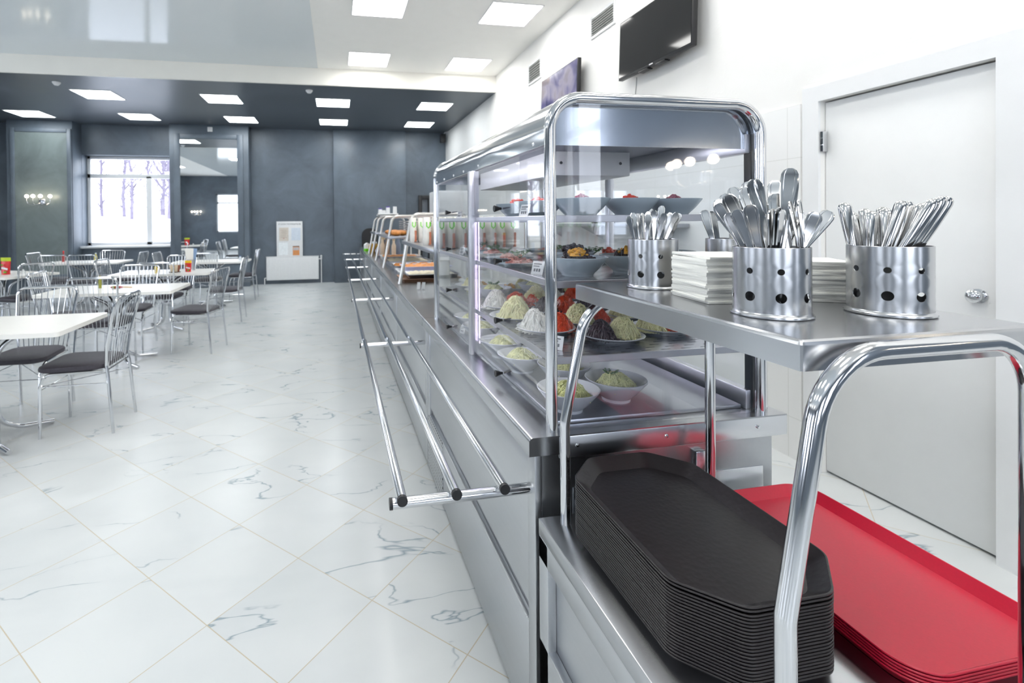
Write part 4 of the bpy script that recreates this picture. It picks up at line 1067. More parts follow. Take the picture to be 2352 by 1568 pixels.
mid_dish(0.720, 2.380, 4, 0, PLATTER, [('ham', 0, 0, 0.8), ('sprig', 0, 0, 1.2)], 'pale oval platter of cold cuts', 0.95)
for k, (x, y, lab) in enumerate(((0.715, 1.335, 'first from the left along the near edge'), (0.885, 1.350, 'second from the left along the near edge'), (1.052, 1.375, 'third along the near edge, by rear glass'), (0.665, 1.53, 'behind the first one'), (0.690, 1.79, 'next to the front post'), (0.92, 1.75, 'in the middle of the shelf'))):
    dish(DEEP, 'bowl', (x, y, SH['top']), 0, 'pale grey bowl on the top shelf, ' + lab, 'bowl', 'bowls on the top shelf', 0.82)
    heap('herring' if k in (0, 2) else 'tomato', (x, y, SH['top'] + 0.032), k, 'in the top shelf bowl, ' + lab, 'food on the top shelf', 0.8 if k != 4 else 1.0)
# price cards
INK2 = colour('price_ink', (120, 122, 128), 0.7)
def price_card(x, y, z, rz, lab, s=1.0):
    t = thing('price_card', lab, 'price card', (x, y, z), rz, 'price cards on the case shelves')
    m = MB(); m.box(-0.024 * s, 0.024 * s, -0.0008, 0.0008, 0, 0.046 * s, 0.0004, 1, Matrix.Rotation(radians(-18), 4, 'X')); put('card', m, M['white_plastic'], t)
    for (a, b, c, d) in ((-0.018, 0.014, 0.034, 0.038), (-0.018, 0.006, 0.027, 0.030), (-0.014, -0.008, 0.010, 0.020), (-0.004, 0.002, 0.010, 0.020), (0.006, 0.012, 0.010, 0.020)):
        m = MB(); m.box(a * s, b * s, -0.0016, -0.0008, c * s, d * s, 0, 1, Matrix.Rotation(radians(-18), 4, 'X')); put('print', m, INK2, t)
price_card(0.60, 1.272, SH['low'], radians(-50), 'tilted white price card on the lower shelf, behind the near tube post', 0.85)
price_card(0.585, 1.365, SH['mid'], radians(-62), 'white price card on the middle shelf by the front flap', 0.9)
price_card(0.590, 1.480, SH['top'], radians(-70), 'white price card on the top shelf, nearest one', 0.9)
price_card(0.585, 2.30, SH['top'], radians(-70), 'white price card on the top shelf behind the front post', 0.8)
price_card(0.585, 2.26, SH['mid'], radians(-70), 'white price card on the middle shelf behind the front post', 0.8)
price_card(0.58, 2.24, ZF, radians(-70), 'white price card on the case floor behind the front post', 0.8)

# ---- counters beyond the case
UN = [(2.705, 4.20, 'first open steel serving counter beyond the display case'), (4.205, 5.70, 'second open steel serving counter, holding the white trays'),
      (5.705, 7.20, 'third open steel serving counter, under the bread rack'), (7.205, 8.70, 'fourth open steel serving counter, with the juice jug'), (8.705, 10.70, 'last steel serving counter near the dark far wall')]
for k, (a, b, lab) in enumerate(UN):
    t = thing('serving_counter', lab, 'counter', (0.83, (a + b) / 2, 0), 0, 'open serving counters')
    L = (b - a) / 2
    def up(name, mb, mat, parent=None): return put(name, mb, mat, parent or t)
    m = MB(); m.box(-0.315, 0.38, -L, L, 0.02, 0.80); m.box(-0.335, -0.315, -L, -L + 0.05, 0.02, 0.80, 0.002); m.box(-0.335, -0.315, L - 0.05, L, 0.02, 0.80, 0.002); m.box(-0.335, -0.315, -L + 0.05, L - 0.05, 0.02, 0.325, 0.002)
    up('base_cabinet', m, M['steel_panel'])
    m = MB(); m.box(-0.33, -0.315, -L + 0.054, L - 0.054, 0.365, 0.80, 0.003); up('front_panel', m, M['steel_panel'])
    m = MB(14); m.prism([(x - 0.83, z) for x, z in prof], 'y', -L, L); up('worktop', m, M['steel_y'])
# over-counter racks: slanted front tubes, shelf, top shelf
RK = [(2.80, 4.17, True, 'tube rack with slanted posts over the first open counter, holding the bread bags'), (5.64, 6.74, True, 'tube rack with slanted posts holding the buns'), (7.55, 8.25, True, 'farthest tube rack with the cup shelf on top')]
for k, (a, b, two, lab) in enumerate(RK):
    t = thing('serving_rack', lab, 'rack', (0.9, (a + b) / 2, ZT), 0, 'tube racks over the serving counters')
    L = (b - a) / 2
    for y in (-L, L):
        if k == 0 and y < 0:      # the end next to the case hangs on one rear post
            m = MB(); m.tube([(0.24, y, 0.001), (0.24, y, 0.62)], 0.0165, 12); put('tube_post', m, M['rack_tube'], t); continue
        m = MB(); m.tube(fillet([(-0.37, y, 0.004), (-0.335, y, 0.17), (-0.26, y, 0.605), (0.24, y, 0.605), (0.24, y, 0.001)], [0, .1, .08, .08, 0], 7), 0.0165, 12); put('tube_post', m, M['rack_tube'], t)
    m = MB(); m.box(-0.33, 0.23, -L - 0.14, L + 0.14, 0.345, 0.375, 0.003); put('shelf', m, M['shelf_steel'], t)
    if k < 2: continue
    m = MB(); m.box(-0.24, 0.25, -L - 0.05, L + 0.05, 0.62, 0.635, 0.003); put('top_shelf', m, M['rack_tube'], t)
ZS = ZT + 0.375
# bread bags on the first rack
def bag(x, y, lab, fill):
    t = thing('bread_bag', lab, 'bag', (x, y, ZS), rnd.uniform(-.1, .1), 'clear bread bags on the first rack')
    m = MB(); rings = []
    for z, w, d in ((0, .026, .055), (.02, .0285, .062), (.10, .0285, .062), (.15, .027, .05), (.185, .025, .022), (.20, .024, .016)):
        rings.append([(w * cos(q) * (1 + .08 * sin(5 * q)), d * sin(q) * (1 + .06 * cos(4 * q)), z) for q in [2 * pi * i / 18 for i in range(18)]])
    m.ring_loft(rings); put('bag_film', m, colour('milky_film', (244, 239, 232), 0.3), t)
    m = MB(); m.tube([(-.012, -.064, .165), (-.012, -.066, .135), (0, -.067, .122), (.012, -.066, .135), (.012, -.064, .165)], 0.004, 8); put('green_print', m, colour('leaf_green', (116, 220, 30), 0.4), t)
    m = MB(); m.ring_loft([[(0.012 + .010 * cos(q), -.060 + .006 * sin(q), z) for q in [2 * pi * i / 10 for i in range(10)]] for z in (0.004, .02, .085, .095)]); put('roll', m, colour('sausage_roll', fill, 0.5), t)
for k in range(9):
    bag(0.628 + 0.060 * k, 4.00 - 0.02 * (k % 2), 'clear bag of rolls with a green mark, %s from the aisle in the far line' % ORD[k], (206, 128, 98))
for k in range(8):
    bag(0.64 + 0.066 * k, 3.45, 'clear bag of rolls with a green mark, %s from the aisle in the middle line' % ORD[k], (214, 150, 124))
for k in range(8):
    bag(0.64 + 0.066 * k, 3.0, 'clear roll bag with green mark, %s from the aisle, line beside the case' % ORD[k], (214, 150, 124))

# food pans and trays on the counter tops
def pan(x, y, z, w, l, h, mat, lab, grp, fillmat=None, name='food_pan'):
    t = thing(name, lab, 'pan', (x, y, z), 0, grp)
    m = MB(); o = rrect(w, l, 0.03, 4); i = rrect(w - 0.03, l - 0.03, 0.025, 4); b = rrect(w - 0.06, l - 0.06, 0.025, 4)
    m.ring_loft([[(p[0], p[1], 0) for p in b], [(p[0], p[1], h - 0.004) for p in i], [(p[0], p[1], h - 0.004) for p in o], [(p[0], p[1], h) for p in o], [(p[0], p[1], h) for p in i], [(p[0] * .98, p[1] * .98, 0.004) for p in b]])
    put('pan_body', m, mat, t)
    if fillmat:
        m = MB()
        nx, ny = 14, 12
        P = [[m.bm.verts.new(((i / nx - .5) * (w - 0.075), (j / ny - .5) * (l - 0.075), h - 0.010 + (0 if i in (0, nx) or j in (0, ny) else rnd.uniform(0, 0.022)))) for j in range(ny + 1)] for i in range(nx + 1)]
        for i in range(nx):
            for j in range(ny): m.bm.faces.new((P[i][j], P[i + 1][j], P[i + 1][j + 1], P[i][j + 1]))
        f = put('filling', m, fillmat, t)
BRN = colour('golden_pastry', (206, 134, 66), 0.5, amt=0.25)
WOOD = colour('brown_baking_board', (150, 112, 88), 0.5, amt=0.2)
PT = 'trays and pans on the serving counters'
pan(0.84, 4.47, ZT, 0.56, 0.40, 0.030, WOOD, 'brown baking board on the second open counter, just past the first slanted post', PT, None, 'baking_tray')
pan(0.86, 4.47, ZT + 0.032, 0.50, 0.36, 0.035, M['shelf_steel'], 'steel tray lying on the brown baking board', PT, colour('creamy_filling', (224, 214, 190), 0.6), 'baking_tray')
pan(0.88, 4.94, ZT, 0.56, 0.44, 0.045, M['white_plastic'], 'white tray on the second open counter, lower of two', PT, None, 'serving_tray')
pan(0.90, 4.96, ZT + 0.047, 0.50, 0.40, 0.045, colour('lilac_plastic', (196, 196, 226), 0.35), 'lilac white tray of pastry stacked on the lower white tray', PT, BRN, 'serving_tray')
pan(0.88, 5.44, ZT, 0.56, 0.40, 0.06, M['shelf_steel'], 'steel pan of pastry at the far end of the second open counter', PT, BRN)
pan(0.88, 6.15, ZT, 0.56, 0.60, 0.06, M['shelf_steel'], 'steel pan on the third open counter under the buns', PT, colour('creamy_filling', (224, 214, 190), 0.6))
pan(0.88, 6.85, ZT, 0.56, 0.45, 0.06, M['white_plastic'], 'white pan at the far end of the third open counter', PT, BRN)
t = thing('menu_stand', 'two small white cards in a stand lying on the first open counter', 'card stand', (0.66, 3.85, ZT), radians(-20))
for x in (-0.02, 0.02):
    m = MB(); m.box(x - 0.013, x + 0.013, -0.001, 0.001, 0.0, 0.06, 0.0005, 1, Matrix.Rotation(radians(-30), 4, 'X')); put('card', m, M['white_plastic'], t)
m = MB(); m.lathe([(0.015, 0), (0.048, 0), (0.050, 0.004), (0.050, 0.236), (0.048, 0.24), (0.018, 0.24), (0.018, 0.23), (0.0005, 0.23)], 28, cap0=True)
solo('paper_roll', m, M['napkin'], 'white paper towel roll standing on the first open counter, seen through the case', 'paper roll', None, (0.81, 3.675, ZT))
# buns on the second rack
for k in range(8):
    m = MB(); m.ball((0, 0, 0.028), 0.048, 2, (1.2, 1, 0.62))
    solo('bun', m, BRN, 'golden bun on the second tube rack, %s from the near end' % ORD[k], 'bun', 'buns on the second tube rack', (0.68 + 0.09 * (k % 2), 5.62 + 0.13 * k, ZS + 0.002))
t = thing('wire_basket', 'grey slatted metal basket on the rack above the buns', 'basket', (0.98, 6.1, ZS))
for k in range(6):
    m = MB(); m.box(-0.15, 0.15, -0.42, -0.414, 0.02 + 0.028 * k, 0.036 + 0.028 * k, 0.002, 1); put('slat', m, M['rack_tube'], t)
    m = MB(); m.box(-0.156, -0.15, -0.42, 0.42, 0.02 + 0.028 * k, 0.036 + 0.028 * k, 0.002, 1); put('slat', m, M['rack_tube'], t)
m = MB(); m.box(-0.156, 0.156, -0.42, 0.42, 0.0, 0.012); put('bottom_plate', m, M['rack_tube'], t)
# bottles and cutlery behind the second rack
for k, (x, y, h, rgb) in enumerate(((0.66, 7.15, 0.28, (206, 186, 164)), (0.74, 7.2, 0.30, (150, 120, 96)), (0.82, 7.1, 0.26, (222, 206, 186)), (0.90, 7.2, 0.29, (120, 130, 150)), (0.70, 7.32, 0.27, (90, 84, 88)))):
    shaker((x, y, ZT + 0.001), rgb, (60, 60, 64) if k % 2 else (190, 170, 140), 'tall bottle behind the second rack, %s in the cluster' % ORD[k], h, 0.034)
t = thing('juice_jug', 'amber juice jug with a white lid at the end of the line', 'jug', (0.63, 8.55, ZT))
m = MB(); m.lathe([(0.0005, 0), (0.075, 0), (0.09, 0.03), (0.085, 0.12), (0.06, 0.16)], 20); put('jug_body', m, colour('amber_juice', (206, 150, 20), 0.2), t)
m = MB(); m.lathe([(0.062, 0.16), (0.055, 0.19), (0.0005, 0.195)], 20); put('lid', m, M['white_plastic'], t)
t = thing('milk_carton', 'white and green carton beside the juice jug', 'carton', (0.53, 8.75, ZT), 0.3)
m = MB(); m.box(-0.045, 0.045, -0.045, 0.045, 0, 0.13, 0.004); m.prism([(-0.045, 0.13), (0.045, 0.13), (0.0, 0.165)], 'y', -0.045, 0.045); put('carton_body', m, M['white_plastic'], t)
m = MB(); m.box(-0.047, 0.047, -0.047, 0.047, 0.01, 0.06, 0.002); put('green_band', m, colour('leaf_green', (116, 220, 30), 0.4), t)
# cups on the farthest rack's top shelf
t = thing('cup_tray', 'low white tray on the farthest rack carrying the paper cups', 'tray', (0.80, 8.05, ZT + 0.636))
m = MB(); m.box(-0.14, 0.20, -0.10, 0.10, 0, 0.022, 0.005); m.box(-0.14, 0.20, -0.10, -0.09, 0.0, 0.04, 0.003); put('tray_body', m, M['white_plastic'], t)
for k, (x, h, cap) in enumerate(((0.71, 0.085, True), (0.77, 0.07, False), (0.84, 0.115, True), (0.955, 0.13, False))):
    t = thing('paper_cup', 'white paper cup stack on the farthest rack, %s from the aisle' % ORD[k], 'cup', (x, 8.05, ZT + 0.659), 0, 'paper cups on the farthest rack')
    m = MB(); m.lathe([(0.0005, 0), (0.036, 0), (0.031, h), (0.028, h), (0.0005, h - 0.01)], 18); put('cup_body', m, M['white_plastic'], t)
    if cap:
        m = MB(); m.lathe([(0.030, h), (0.028, h + 0.018), (0.0005, h + 0.02)], 16); put('lid', m, colour('violet_lid', (96, 72, 160), 0.4), t)
for k, (x, y) in enumerate(((0.66, 7.45), (0.70, 7.62))):
    m = MB()
    rr = []
    for z, w in ((0, .05), (.03, .075), (.10, .08), (.16, .05), (.19, .03)):
        rr.append([(w * cos(q) * (1 + .12 * sin(5 * q + z * 40)), w * sin(q) * (1 + .12 * cos(4 * q + z * 30)), z) for q in [2 * pi * i / 18 for i in range(18)]])
    m.ring_loft(rr)
    solo('plastic_bag', m, colour('grey_film', (176, 172, 182), 0.3), 'crumpled grey plastic bag on the fourth counter, %s' % ('nearer one' if k == 0 else 'farther one'), 'bag', 'crumpled bags on the counter', (x, y, ZT))
t = thing('office_chair', 'black chair with a rounded back behind the end of the serving line', 'chair', (0.74, 10.99, 0), 0)
m = MB(); m.prism(rrect(0.36, 0.62, 0.16, 8, 0, 0.93), 'y', 0.10, 0.16); put('backrest', m, M['black_plastic'], t)
m = MB(); m.prism(rrect(0.46, 0.40, 0.08, 6, 0, -0.04), 'z', 0.52, 0.60); put('seat', m, M['black_plastic'], t)
m = MB(); m.tube([(0, -0.02, 0.03), (0, -0.02, 0.52)], 0.03, 12); m.box(-0.03, 0.03, 0.12, 0.15, 0.5, 0.95, 0.005); put('column', m, M['chrome'], t)
for k in range(5):
    a = 2 * pi * k / 5; m = MB(); m.tube([(0, -0.02, 0.06), (0.2 * cos(a), -0.02 + 0.2 * sin(a), 0.03)], [0.025, 0.018], 8); put('leg', m, M['black_plastic'], t)

# ---- tray rails
SEG = [1.205, 2.775, 4.38, 5.90, 7.50, 9.10, 10.70]
for k, (a, b) in enumerate(zip(SEG[:-1], SEG[1:])):
    t = thing('tray_rail', 'chrome three-bar tray rail along the counter front, %s length from the near end' % ORD[k], 'tray rail', (0.49, a, 0.72), 0, 'tray rail lengths')
    e = b - a - (0.004 if k < 5 else 0)
    xs = [-0.340, -0.204, -0.079] if k == 0 else [-0.345, -0.213, -0.088]
    for x in xs:
        st = -0.035 if k == 0 else 0
        m = MB(); m.tube([(x, st, 0), (x, e, 0)], 0.0125, 14); bar = put('bar', m, M['tube_steel'], t)
        if k == 0:
            m = MB(); m.tube([(x, st - 0.006, 0), (x, st + 0.004, 0)], 0.0132, 16); put('end_cap', m, M['black_plastic'], bar, 'round black end cap')
    for y in ([0.0] if k < 5 else [0.0, e - 0.05]):
        m = MB(); m.tube([(-0.362, y, -0.026), (0.006, y, -0.026)], 0.0135, 14); cb = put('cross_bar', m, M['tube_steel'], t)
        m = MB(); m.tube([(-0.368, y, -0.026), (-0.360, y, -0.026)], 0.0142, 16); put('end_cap', m, M['black_plastic'], cb, 'round black end cap')

# ================================================================== TRAY AND CUTLERY STATION (foreground)
ZB = 0.66
BX0, BX1, BY0, BY1 = 0.486, 1.255, 0.44, 1.132
cart = thing('cutlery_station', 'stainless steel tray and cutlery station with bent tube legs in the foreground', 'station', (0.86, 0.79, 0))
def kp(name, mb, mat, label=None, parent=None):
    bmesh.ops.translate(mb.bm, vec=(-0.86, -0.79, 0), verts=mb.bm.verts)
    return put(name, mb, mat, parent or cart, label)
m = MB()
m.box(BX0 + 0.022, BX1, BY0, BY1, 0.03, ZB - 0.045)
m.box(BX0, BX0 + 0.022, BY1 - 0.05, BY1, 0.03, ZB - 0.04, 0.002); m.box(BX0, BX0 + 0.022, BY0, BY0 + 0.05, 0.03, ZB - 0.04, 0.002)
m.box(BX0, BX0 + 0.022, BY0, BY1, ZB - 0.095, ZB - 0.0405, 0.002); m.box(BX0, BX0 + 0.022, BY0, BY1, 0.03, 0.365, 0.002)
kp('base_cabinet', m, M['steel_panel'])
m = MB(); m.box(BX0 - 0.001, BX1 + 0.002, BY0 - 0.002, BY1, ZB - 0.04, ZB, 0.003, 2); kp('worktop', m, M['steel_y'])
# tube loops
def loop(y, z_h):
    return fillet([(0.541, y, ZB), (0.541, y, 0.905), (0.602, y, z_h), (0.945, y, z_h), (0.945, y, ZB)], [0, 0.06, 0.105, 0.075, 0], 10)
for y, zh in ((0.507, 1.228), (1.098, 1.205)):
    m = MB(); m.tube(loop(y, zh), 0.0122, 20); kp('tube_leg', m, M['tube_steel'])
# shelf: shallow folded tray turned upside down
SX0, SX1, SY0, SY1, ZSH = 0.592, 1.012, 0.530, 1.142, 1.239
m = MB(18)
def fold(d, z): return [(x, y, z) for x, y in rrect(SX1 - SX0 - 2 * d, SY1 - SY0 - 2 * d, 0.006, 3, (SX0 + SX1) / 2, (SY0 + SY1) / 2)]
m.ring_loft([fold(0.003, ZSH - 0.040), fold(0.0, ZSH - 0.040), fold(0.0, ZSH - 0.006), fold(0.0015, ZSH - 0.002), fold(0.006, ZSH), ], True, False, True)
m.ring_loft([fold(0.003, ZSH - 0.040), fold(0.003, ZSH - 0.004)], True, False, True)
kp('shelf', m, M['steel_y'])

# ---- trays
def tray_mesh(outline, h, lip, slope, depth_in):
    """outline(d) gives the plan outline inset by d"""
    mb = MB()
    lv = [(slope, 0.0), (lip + 0.001, h - 0.0034), (0.0010, h - 0.0034), (0.0, h - 0.0026), (0.0, h - 0.0008), (0.0010, h), (lip, h - 0.0002), (slope + 0.002, depth_in)]
    mb.ring_loft([[(x, y, z) for x, y in outline(d)] for d, z in lv])
    return mb
def octo(w, l, c, r):
    def f(d):
        hw, hl = w / 2 - d, l / 2 - d; k = max(c - d * 0.58, 0.006)
        pts = [(hw, -hl + k), (hw, hl - k), (hw - k, hl), (-hw + k, hl), (-hw, hl - k), (-hw, -hl + k), (-hw + k, -hl), (hw - k, -hl)]
        out = []
        for i, p in enumerate(pts):
            p = Vector((*p, 0)); a = Vector((*pts[i - 1], 0)); b = Vector((*pts[(i + 1) % 8], 0))
            t = min(r, (a - p).length * .45, (b - p).length * .45)
            s, e = p + (a - p).normalized() * t, p + (b - p).normalized() * t
            for q in range(5):
                u = q / 4; v = s * (1 - u) ** 2 + p * 2 * u * (1 - u) + e * u * u; out.append((v.x, v.y))
        return out
    return f
BT = tray_mesh(octo(0.312, 0.478, 0.078, 0.016), 0.025, 0.003, 0.030, 0.0022).mesh('brown_tray', 24)
BT.materials.append(M['brown_tray'])
NB, PB = 24, 0.00535
for k in range(NB):
    z = ZB + 0.001 + k * PB + (0.002 if k >= NB - 2 else 0)
    o = put('serving_tray', BT, None); o.location = (0.683 + rnd.uniform(-.0003, .0003), 0.866 + rnd.uniform(-.0003, .0003), z); o.rotation_euler = (0, 0, rnd.uniform(-.0006, .0006))
    o['category'] = 'tray'; o['group'] = 'dark brown trays in the tall stack'
    o['label'] = 'topmost dark brown tray of the tall stack on the station' if k == NB - 1 else 'dark brown tray in the tall stack beneath the topmost brown tray'
RT = tray_mesh(lambda d: rrect(0.345 - 2 * d, 0.50 - 2 * d, 0.062 - d * 0.7, 10), 0.024, 0.003, 0.020, 0.0022).mesh('red_tray', 24)
RT.materials.append(M['red_tray'])
for k in range(5):
    z = ZB + 0.001 + k * 0.0052
    o = put('serving_tray', RT, None); o.location = (1.0235 + rnd.uniform(-.0003, .0003), 0.822 + rnd.uniform(-.0003, .0003), z); o.rotation_euler = (0, 0, rnd.uniform(-.0006, .0006))
    o['category'] = 'tray'; o['group'] = 'red trays in the low stack'
    o['label'] = 'topmost red tray of the low stack beside the brown trays' if k == 4 else 'red tray in the low stack beneath the topmost red tray'

# ---- perforated cutlery cups
def cup_meshes(R=0.0545, H=0.112):
    w = MB(); bm = w.bm
    NA = 8
    rows = [(0.0, 0.016, None), (0.016, 0.052, 0.0078), (0.052, 0.060, None), (0.060, 0.090, 0.0050), (0.090, H, None)]
    def P(a, z, r): return (r * cos(a), r * sin(a), z)
    for rad, sgn in ((R, 1), (R - 0.0011, -1)):
        for c in range(NA):
            a0, a1 = 2 * pi * c / NA, 2 * pi * (c + 1) / NA
            for z0, z1, hr in rows:
                if hr is None:
                    for q in range(6):
                        b0, b1 = a0 + (a1 - a0) * q / 6, a0 + (a1 - a0) * (q + 1) / 6
                        vs = [bm.verts.new(P(b0, z0, rad)), bm.verts.new(P(b1, z0, rad)), bm.verts.new(P(b1, z1, rad)), bm.verts.new(P(b0, z1, rad))]
                        bm.faces.new(vs if sgn > 0 else vs[::-1])
                else:
                    am, zm = (a0 + a1) / 2, (z0 + z1) / 2
                    n = 24
                    outer, inner = [], []
                    for i in range(n):
                        side, f = i // 6, (i % 6) / 6
                        if side == 0: outer.append((a0 + (a1 - a0) * f, z0))
                        elif side == 1: outer.append((a1, z0 + (z1 - z0) * f))
                        elif side == 2: outer.append((a1 + (a0 - a1) * f, z1))
                        else: outer.append((a0, z1 + (z0 - z1) * f))
                        th = -3 * pi / 4 + 2 * pi * i / n
                        inner.append((am + hr * cos(th) / rad, zm + hr * sin(th)))
                    mid = [((o[0] * .35 + i_[0] * .65), (o[1] * .35 + i_[1] * .65)) for o, i_ in zip(outer, inner)]
                    L = [[bm.verts.new(P(a, z, rad)) for a, z in ring] for ring in (outer, mid, inner)]
                    if rad == R: bot = [bm.verts.new(P(a, z, R - 0.0011)) for a, z in inner]
                    for A, B in ((L[0], L[1]), (L[1], L[2])) + (((L[2], bot),) if rad == R else ()):
                        for i in range(n):
                            j = (i + 1) % n; vs = (A[i], A[j], B[j], B[i])
                            bm.faces.new(vs if sgn > 0 else vs[::-1])
    bmesh.ops.remove_doubles(bm, verts=bm.verts, dist=0.00002)
    ri = MB(); ri.lathe([(R - 0.0011, H), (R - 0.0008, H + 0.0006), (R - 0.0003, H + 0.0006), (R, H)], 48, cap0=False, cap1=False)
    ba = MB(); ba.lathe([(0.0005, 0.0), (R + 0.0025, 0.0), (R + 0.004, 0.0018), (R + 0.0035, 0.004), (R + 0.0012, 0.006), (R + 0.0003, 0.008), (R - 0.002, 0.008), (R - 0.002, 0.003), (0.0005, 0.003)], 48)
    wm = w.mesh('cup_wall', 60)
    return wm, ri.mesh('cup_rim'), ba.mesh('cup_base')
CUPM = cup_meshes()
for me in CUPM: me.materials.append(M['cup_steel'])
ZSHELF = ZSH + 0.0005
CUPS = {'A': (0.708, 0.688, radians(-9), 'perforated steel cutlery cup nearest the camera, crammed with fanned-out cutlery, between the napkin stacks'),
        'B': (0.905, 0.655, radians(12), 'perforated steel cutlery cup on the right end of the shelf, in front of the door'),
        'C': (0.728, 1.022, radians(4), 'perforated steel cutlery cup at the far left corner of the shelf, by the glass case'),
        'D': (0.912, 0.990, radians(20), 'perforated steel cutlery cup half hidden behind the left napkin stack')}
for key, (x, y, rz, lab) in CUPS.items():
    t = thing('cutlery_cup', lab, 'cutlery cup', (x, y, ZSHELF), rz, 'cutlery cups on the station shelf')
    put('cup_wall', CUPM[0], None, t); put('rim', CUPM[1], None, t); put('cup_base', CUPM[2], None, t)

# ---- cutlery: handle up, blade / bowl / prongs down inside the cup; origin at the lower tip
def flatware(kind, L=0.20):
    """profile along z: (z, half width, half thickness)"""
    mb = MB()
    if kind == 'knife':     # chunky rounded knife handle
        pr = [(0.0, 0.006, 0.0006), (0.02, 0.0085, 0.0008), (0.095, 0.009, 0.001), (0.105, 0.0065, 0.0040), (0.115, 0.0070, 0.0050), (0.16, 0.0086, 0.0062), (0.19, 0.0096, 0.0066), (0.202, 0.0096, 0.0064), (0.208, 0.0082, 0.0052), (0.212, 0.0045, 0.0026)]
    elif kind == 'flared':  # dinner fork / spoon: flat handle, wide chamfered end
        pr = [(0.0, 0.006, 0.0012), (0.03, 0.011, 0.0016), (0.055, 0.010, 0.0016), (0.07, 0.0040, 0.0020), (0.11, 0.0046, 0.0020), (0.14, 0.0066, 0.0016), (0.165, 0.0090, 0.0014), (0.185, 0.0108, 0.0014), (0.196, 0.0112, 0.0014), (0.203, 0.0088, 0.0013), (0.207, 0.0045, 0.0011)]
    elif kind == 'broad':   # fork handle, rounded broad end
        pr = [(0.0, 0.006, 0.0012), (0.03, 0.012, 0.0016), (0.055, 0.011, 0.0016), (0.07, 0.0044, 0.0022), (0.11, 0.0050, 0.0020), (0.145, 0.0076, 0.0017), (0.18, 0.0108, 0.0015), (0.20, 0.0122, 0.0015), (0.213, 0.0118, 0.0015), (0.220, 0.0085, 0.0014), (0.223, 0.0045, 0.0012)]
    else:                   # teaspoon with a waisted, beaded end
        pr = [(0.0, 0.005, 0.001), (0.02, 0.009, 0.0014), (0.04, 0.0085, 0.0014), (0.052, 0.0030, 0.0018), (0.09, 0.0030, 0.0018), (0.115, 0.0045, 0.0018), (0.128, 0.0058, 0.002), (0.136, 0.0048, 0.002), (0.146, 0.0078, 0.002), (0.155, 0.0076, 0.002), (0.161, 0.004, 0.0016)]
    bow = lambda z: 0.010 * ((z / L) ** 2) - 0.006 * sin(pi * min(1, z / L))
    rings = []
    for z, w, th in pr:
        y = bow(z)
        if kind == 'knife': o = [(cos(a) * w, y + sin(a) * th, z) for a in [2 * pi * i / 12 for i in range(12)]]
        else:
            e = min(0.0012, w * 0.35)
            o = [(-w, y, z), (-w + e, y + th, z), (-w * .62, y + th, z), (-w * .55, y + th * .55, z), (w * .55, y + th * .55, z), (w * .62, y + th, z), (w - e, y + th, z), (w, y, z), (w - e, y - th, z), (w * .62, y - th, z), (w * .55, y - th * .55, z), (-w * .55, y - th * .55, z), (-w * .62, y - th, z), (-w + e, y - th, z)]
        rings.append(o)
    mb.ring_loft(rings)
    me = mb.mesh(kind, 50 if kind == 'knife' else 22); me.materials.append(M['flat_steel']); return me
FW = {k: flatware(k) for k in ('knife', 'flared', 'broad', 'teaspoon')}
def utensil(cup, kind, top, spin, depth, name, cat, lab, grp, s=1.0):
    """top: (dx, dy) where the handle crosses the cup rim plane, with (lx, ly) lean per unit height"""
    cx, cy = CUPS[cup][0], CUPS[cup][1]
    (rx, ry), (lx, ly) = top
    d = Vector((lx, ly, 1)).normalized()
    rim = Vector((cx + rx, cy + ry, ZSHELF + 0.112))
    o = put(name, FW[kind], None)
    zax = d; xax = Vector((cos(spin), sin(spin), 0)); xax = (xax - zax * xax.dot(zax)).normalized(); yax = zax.cross(xax)
    base = rim - d * depth
    o.matrix_world = Matrix(((xax.x, yax.x, zax.x * s, base.x), (xax.y, yax.y, zax.y * s, base.y), (xax.z, yax.z, zax.z * s, base.z), (0, 0, 0, 1)))
    o['label'] = lab; o['category'] = cat; o['group'] = grp
    return o
VIEW = {'A': radians(-45), 'B': radians(-54), 'C': radians(-36), 'D': radians(-43)}   # direction across the view at each cup
def across(u, v, VW):   # u: to the right, v: away from the viewer
    return (u * cos(VW) - v * sin(VW), u * sin(VW) + v * cos(VW))
def place_set(cup, rows, lab, grp):
    info = {'broad': ('fork', 'fork'), 'flared': ('tablespoon', 'spoon'), 'knife': ('table_knife', 'knife'), 'teaspoon': ('teaspoon', 'spoon')}
    for kind in {r[4] for r in rows}:
        sub = sorted([r for r in rows if r[4] == kind], key=lambda r: r[0] + r[2] * r[6])
        for k, (u, v, lu, lv, kd, spin, vis) in enumerate(sub):
            ln = sqrt(lu * lu + lv * lv + 1); room = 0.103 * ln
            zs = min(1.0, (vis + room) / LENS[kd])
            utensil(cup, kd, (across(u, v, VIEW[cup]), across(lu, lv, VIEW[cup])), VIEW[cup] + radians(spin), LENS[kd] * zs - vis, info[kd][0], info[kd][1], lab[kd] % ((ORD + ['thirteenth', 'fourteenth'])[k]), grp, zs)
LENS = {'broad': 0.223, 'flared': 0.207, 'knife': 0.212, 'teaspoon': 0.161}
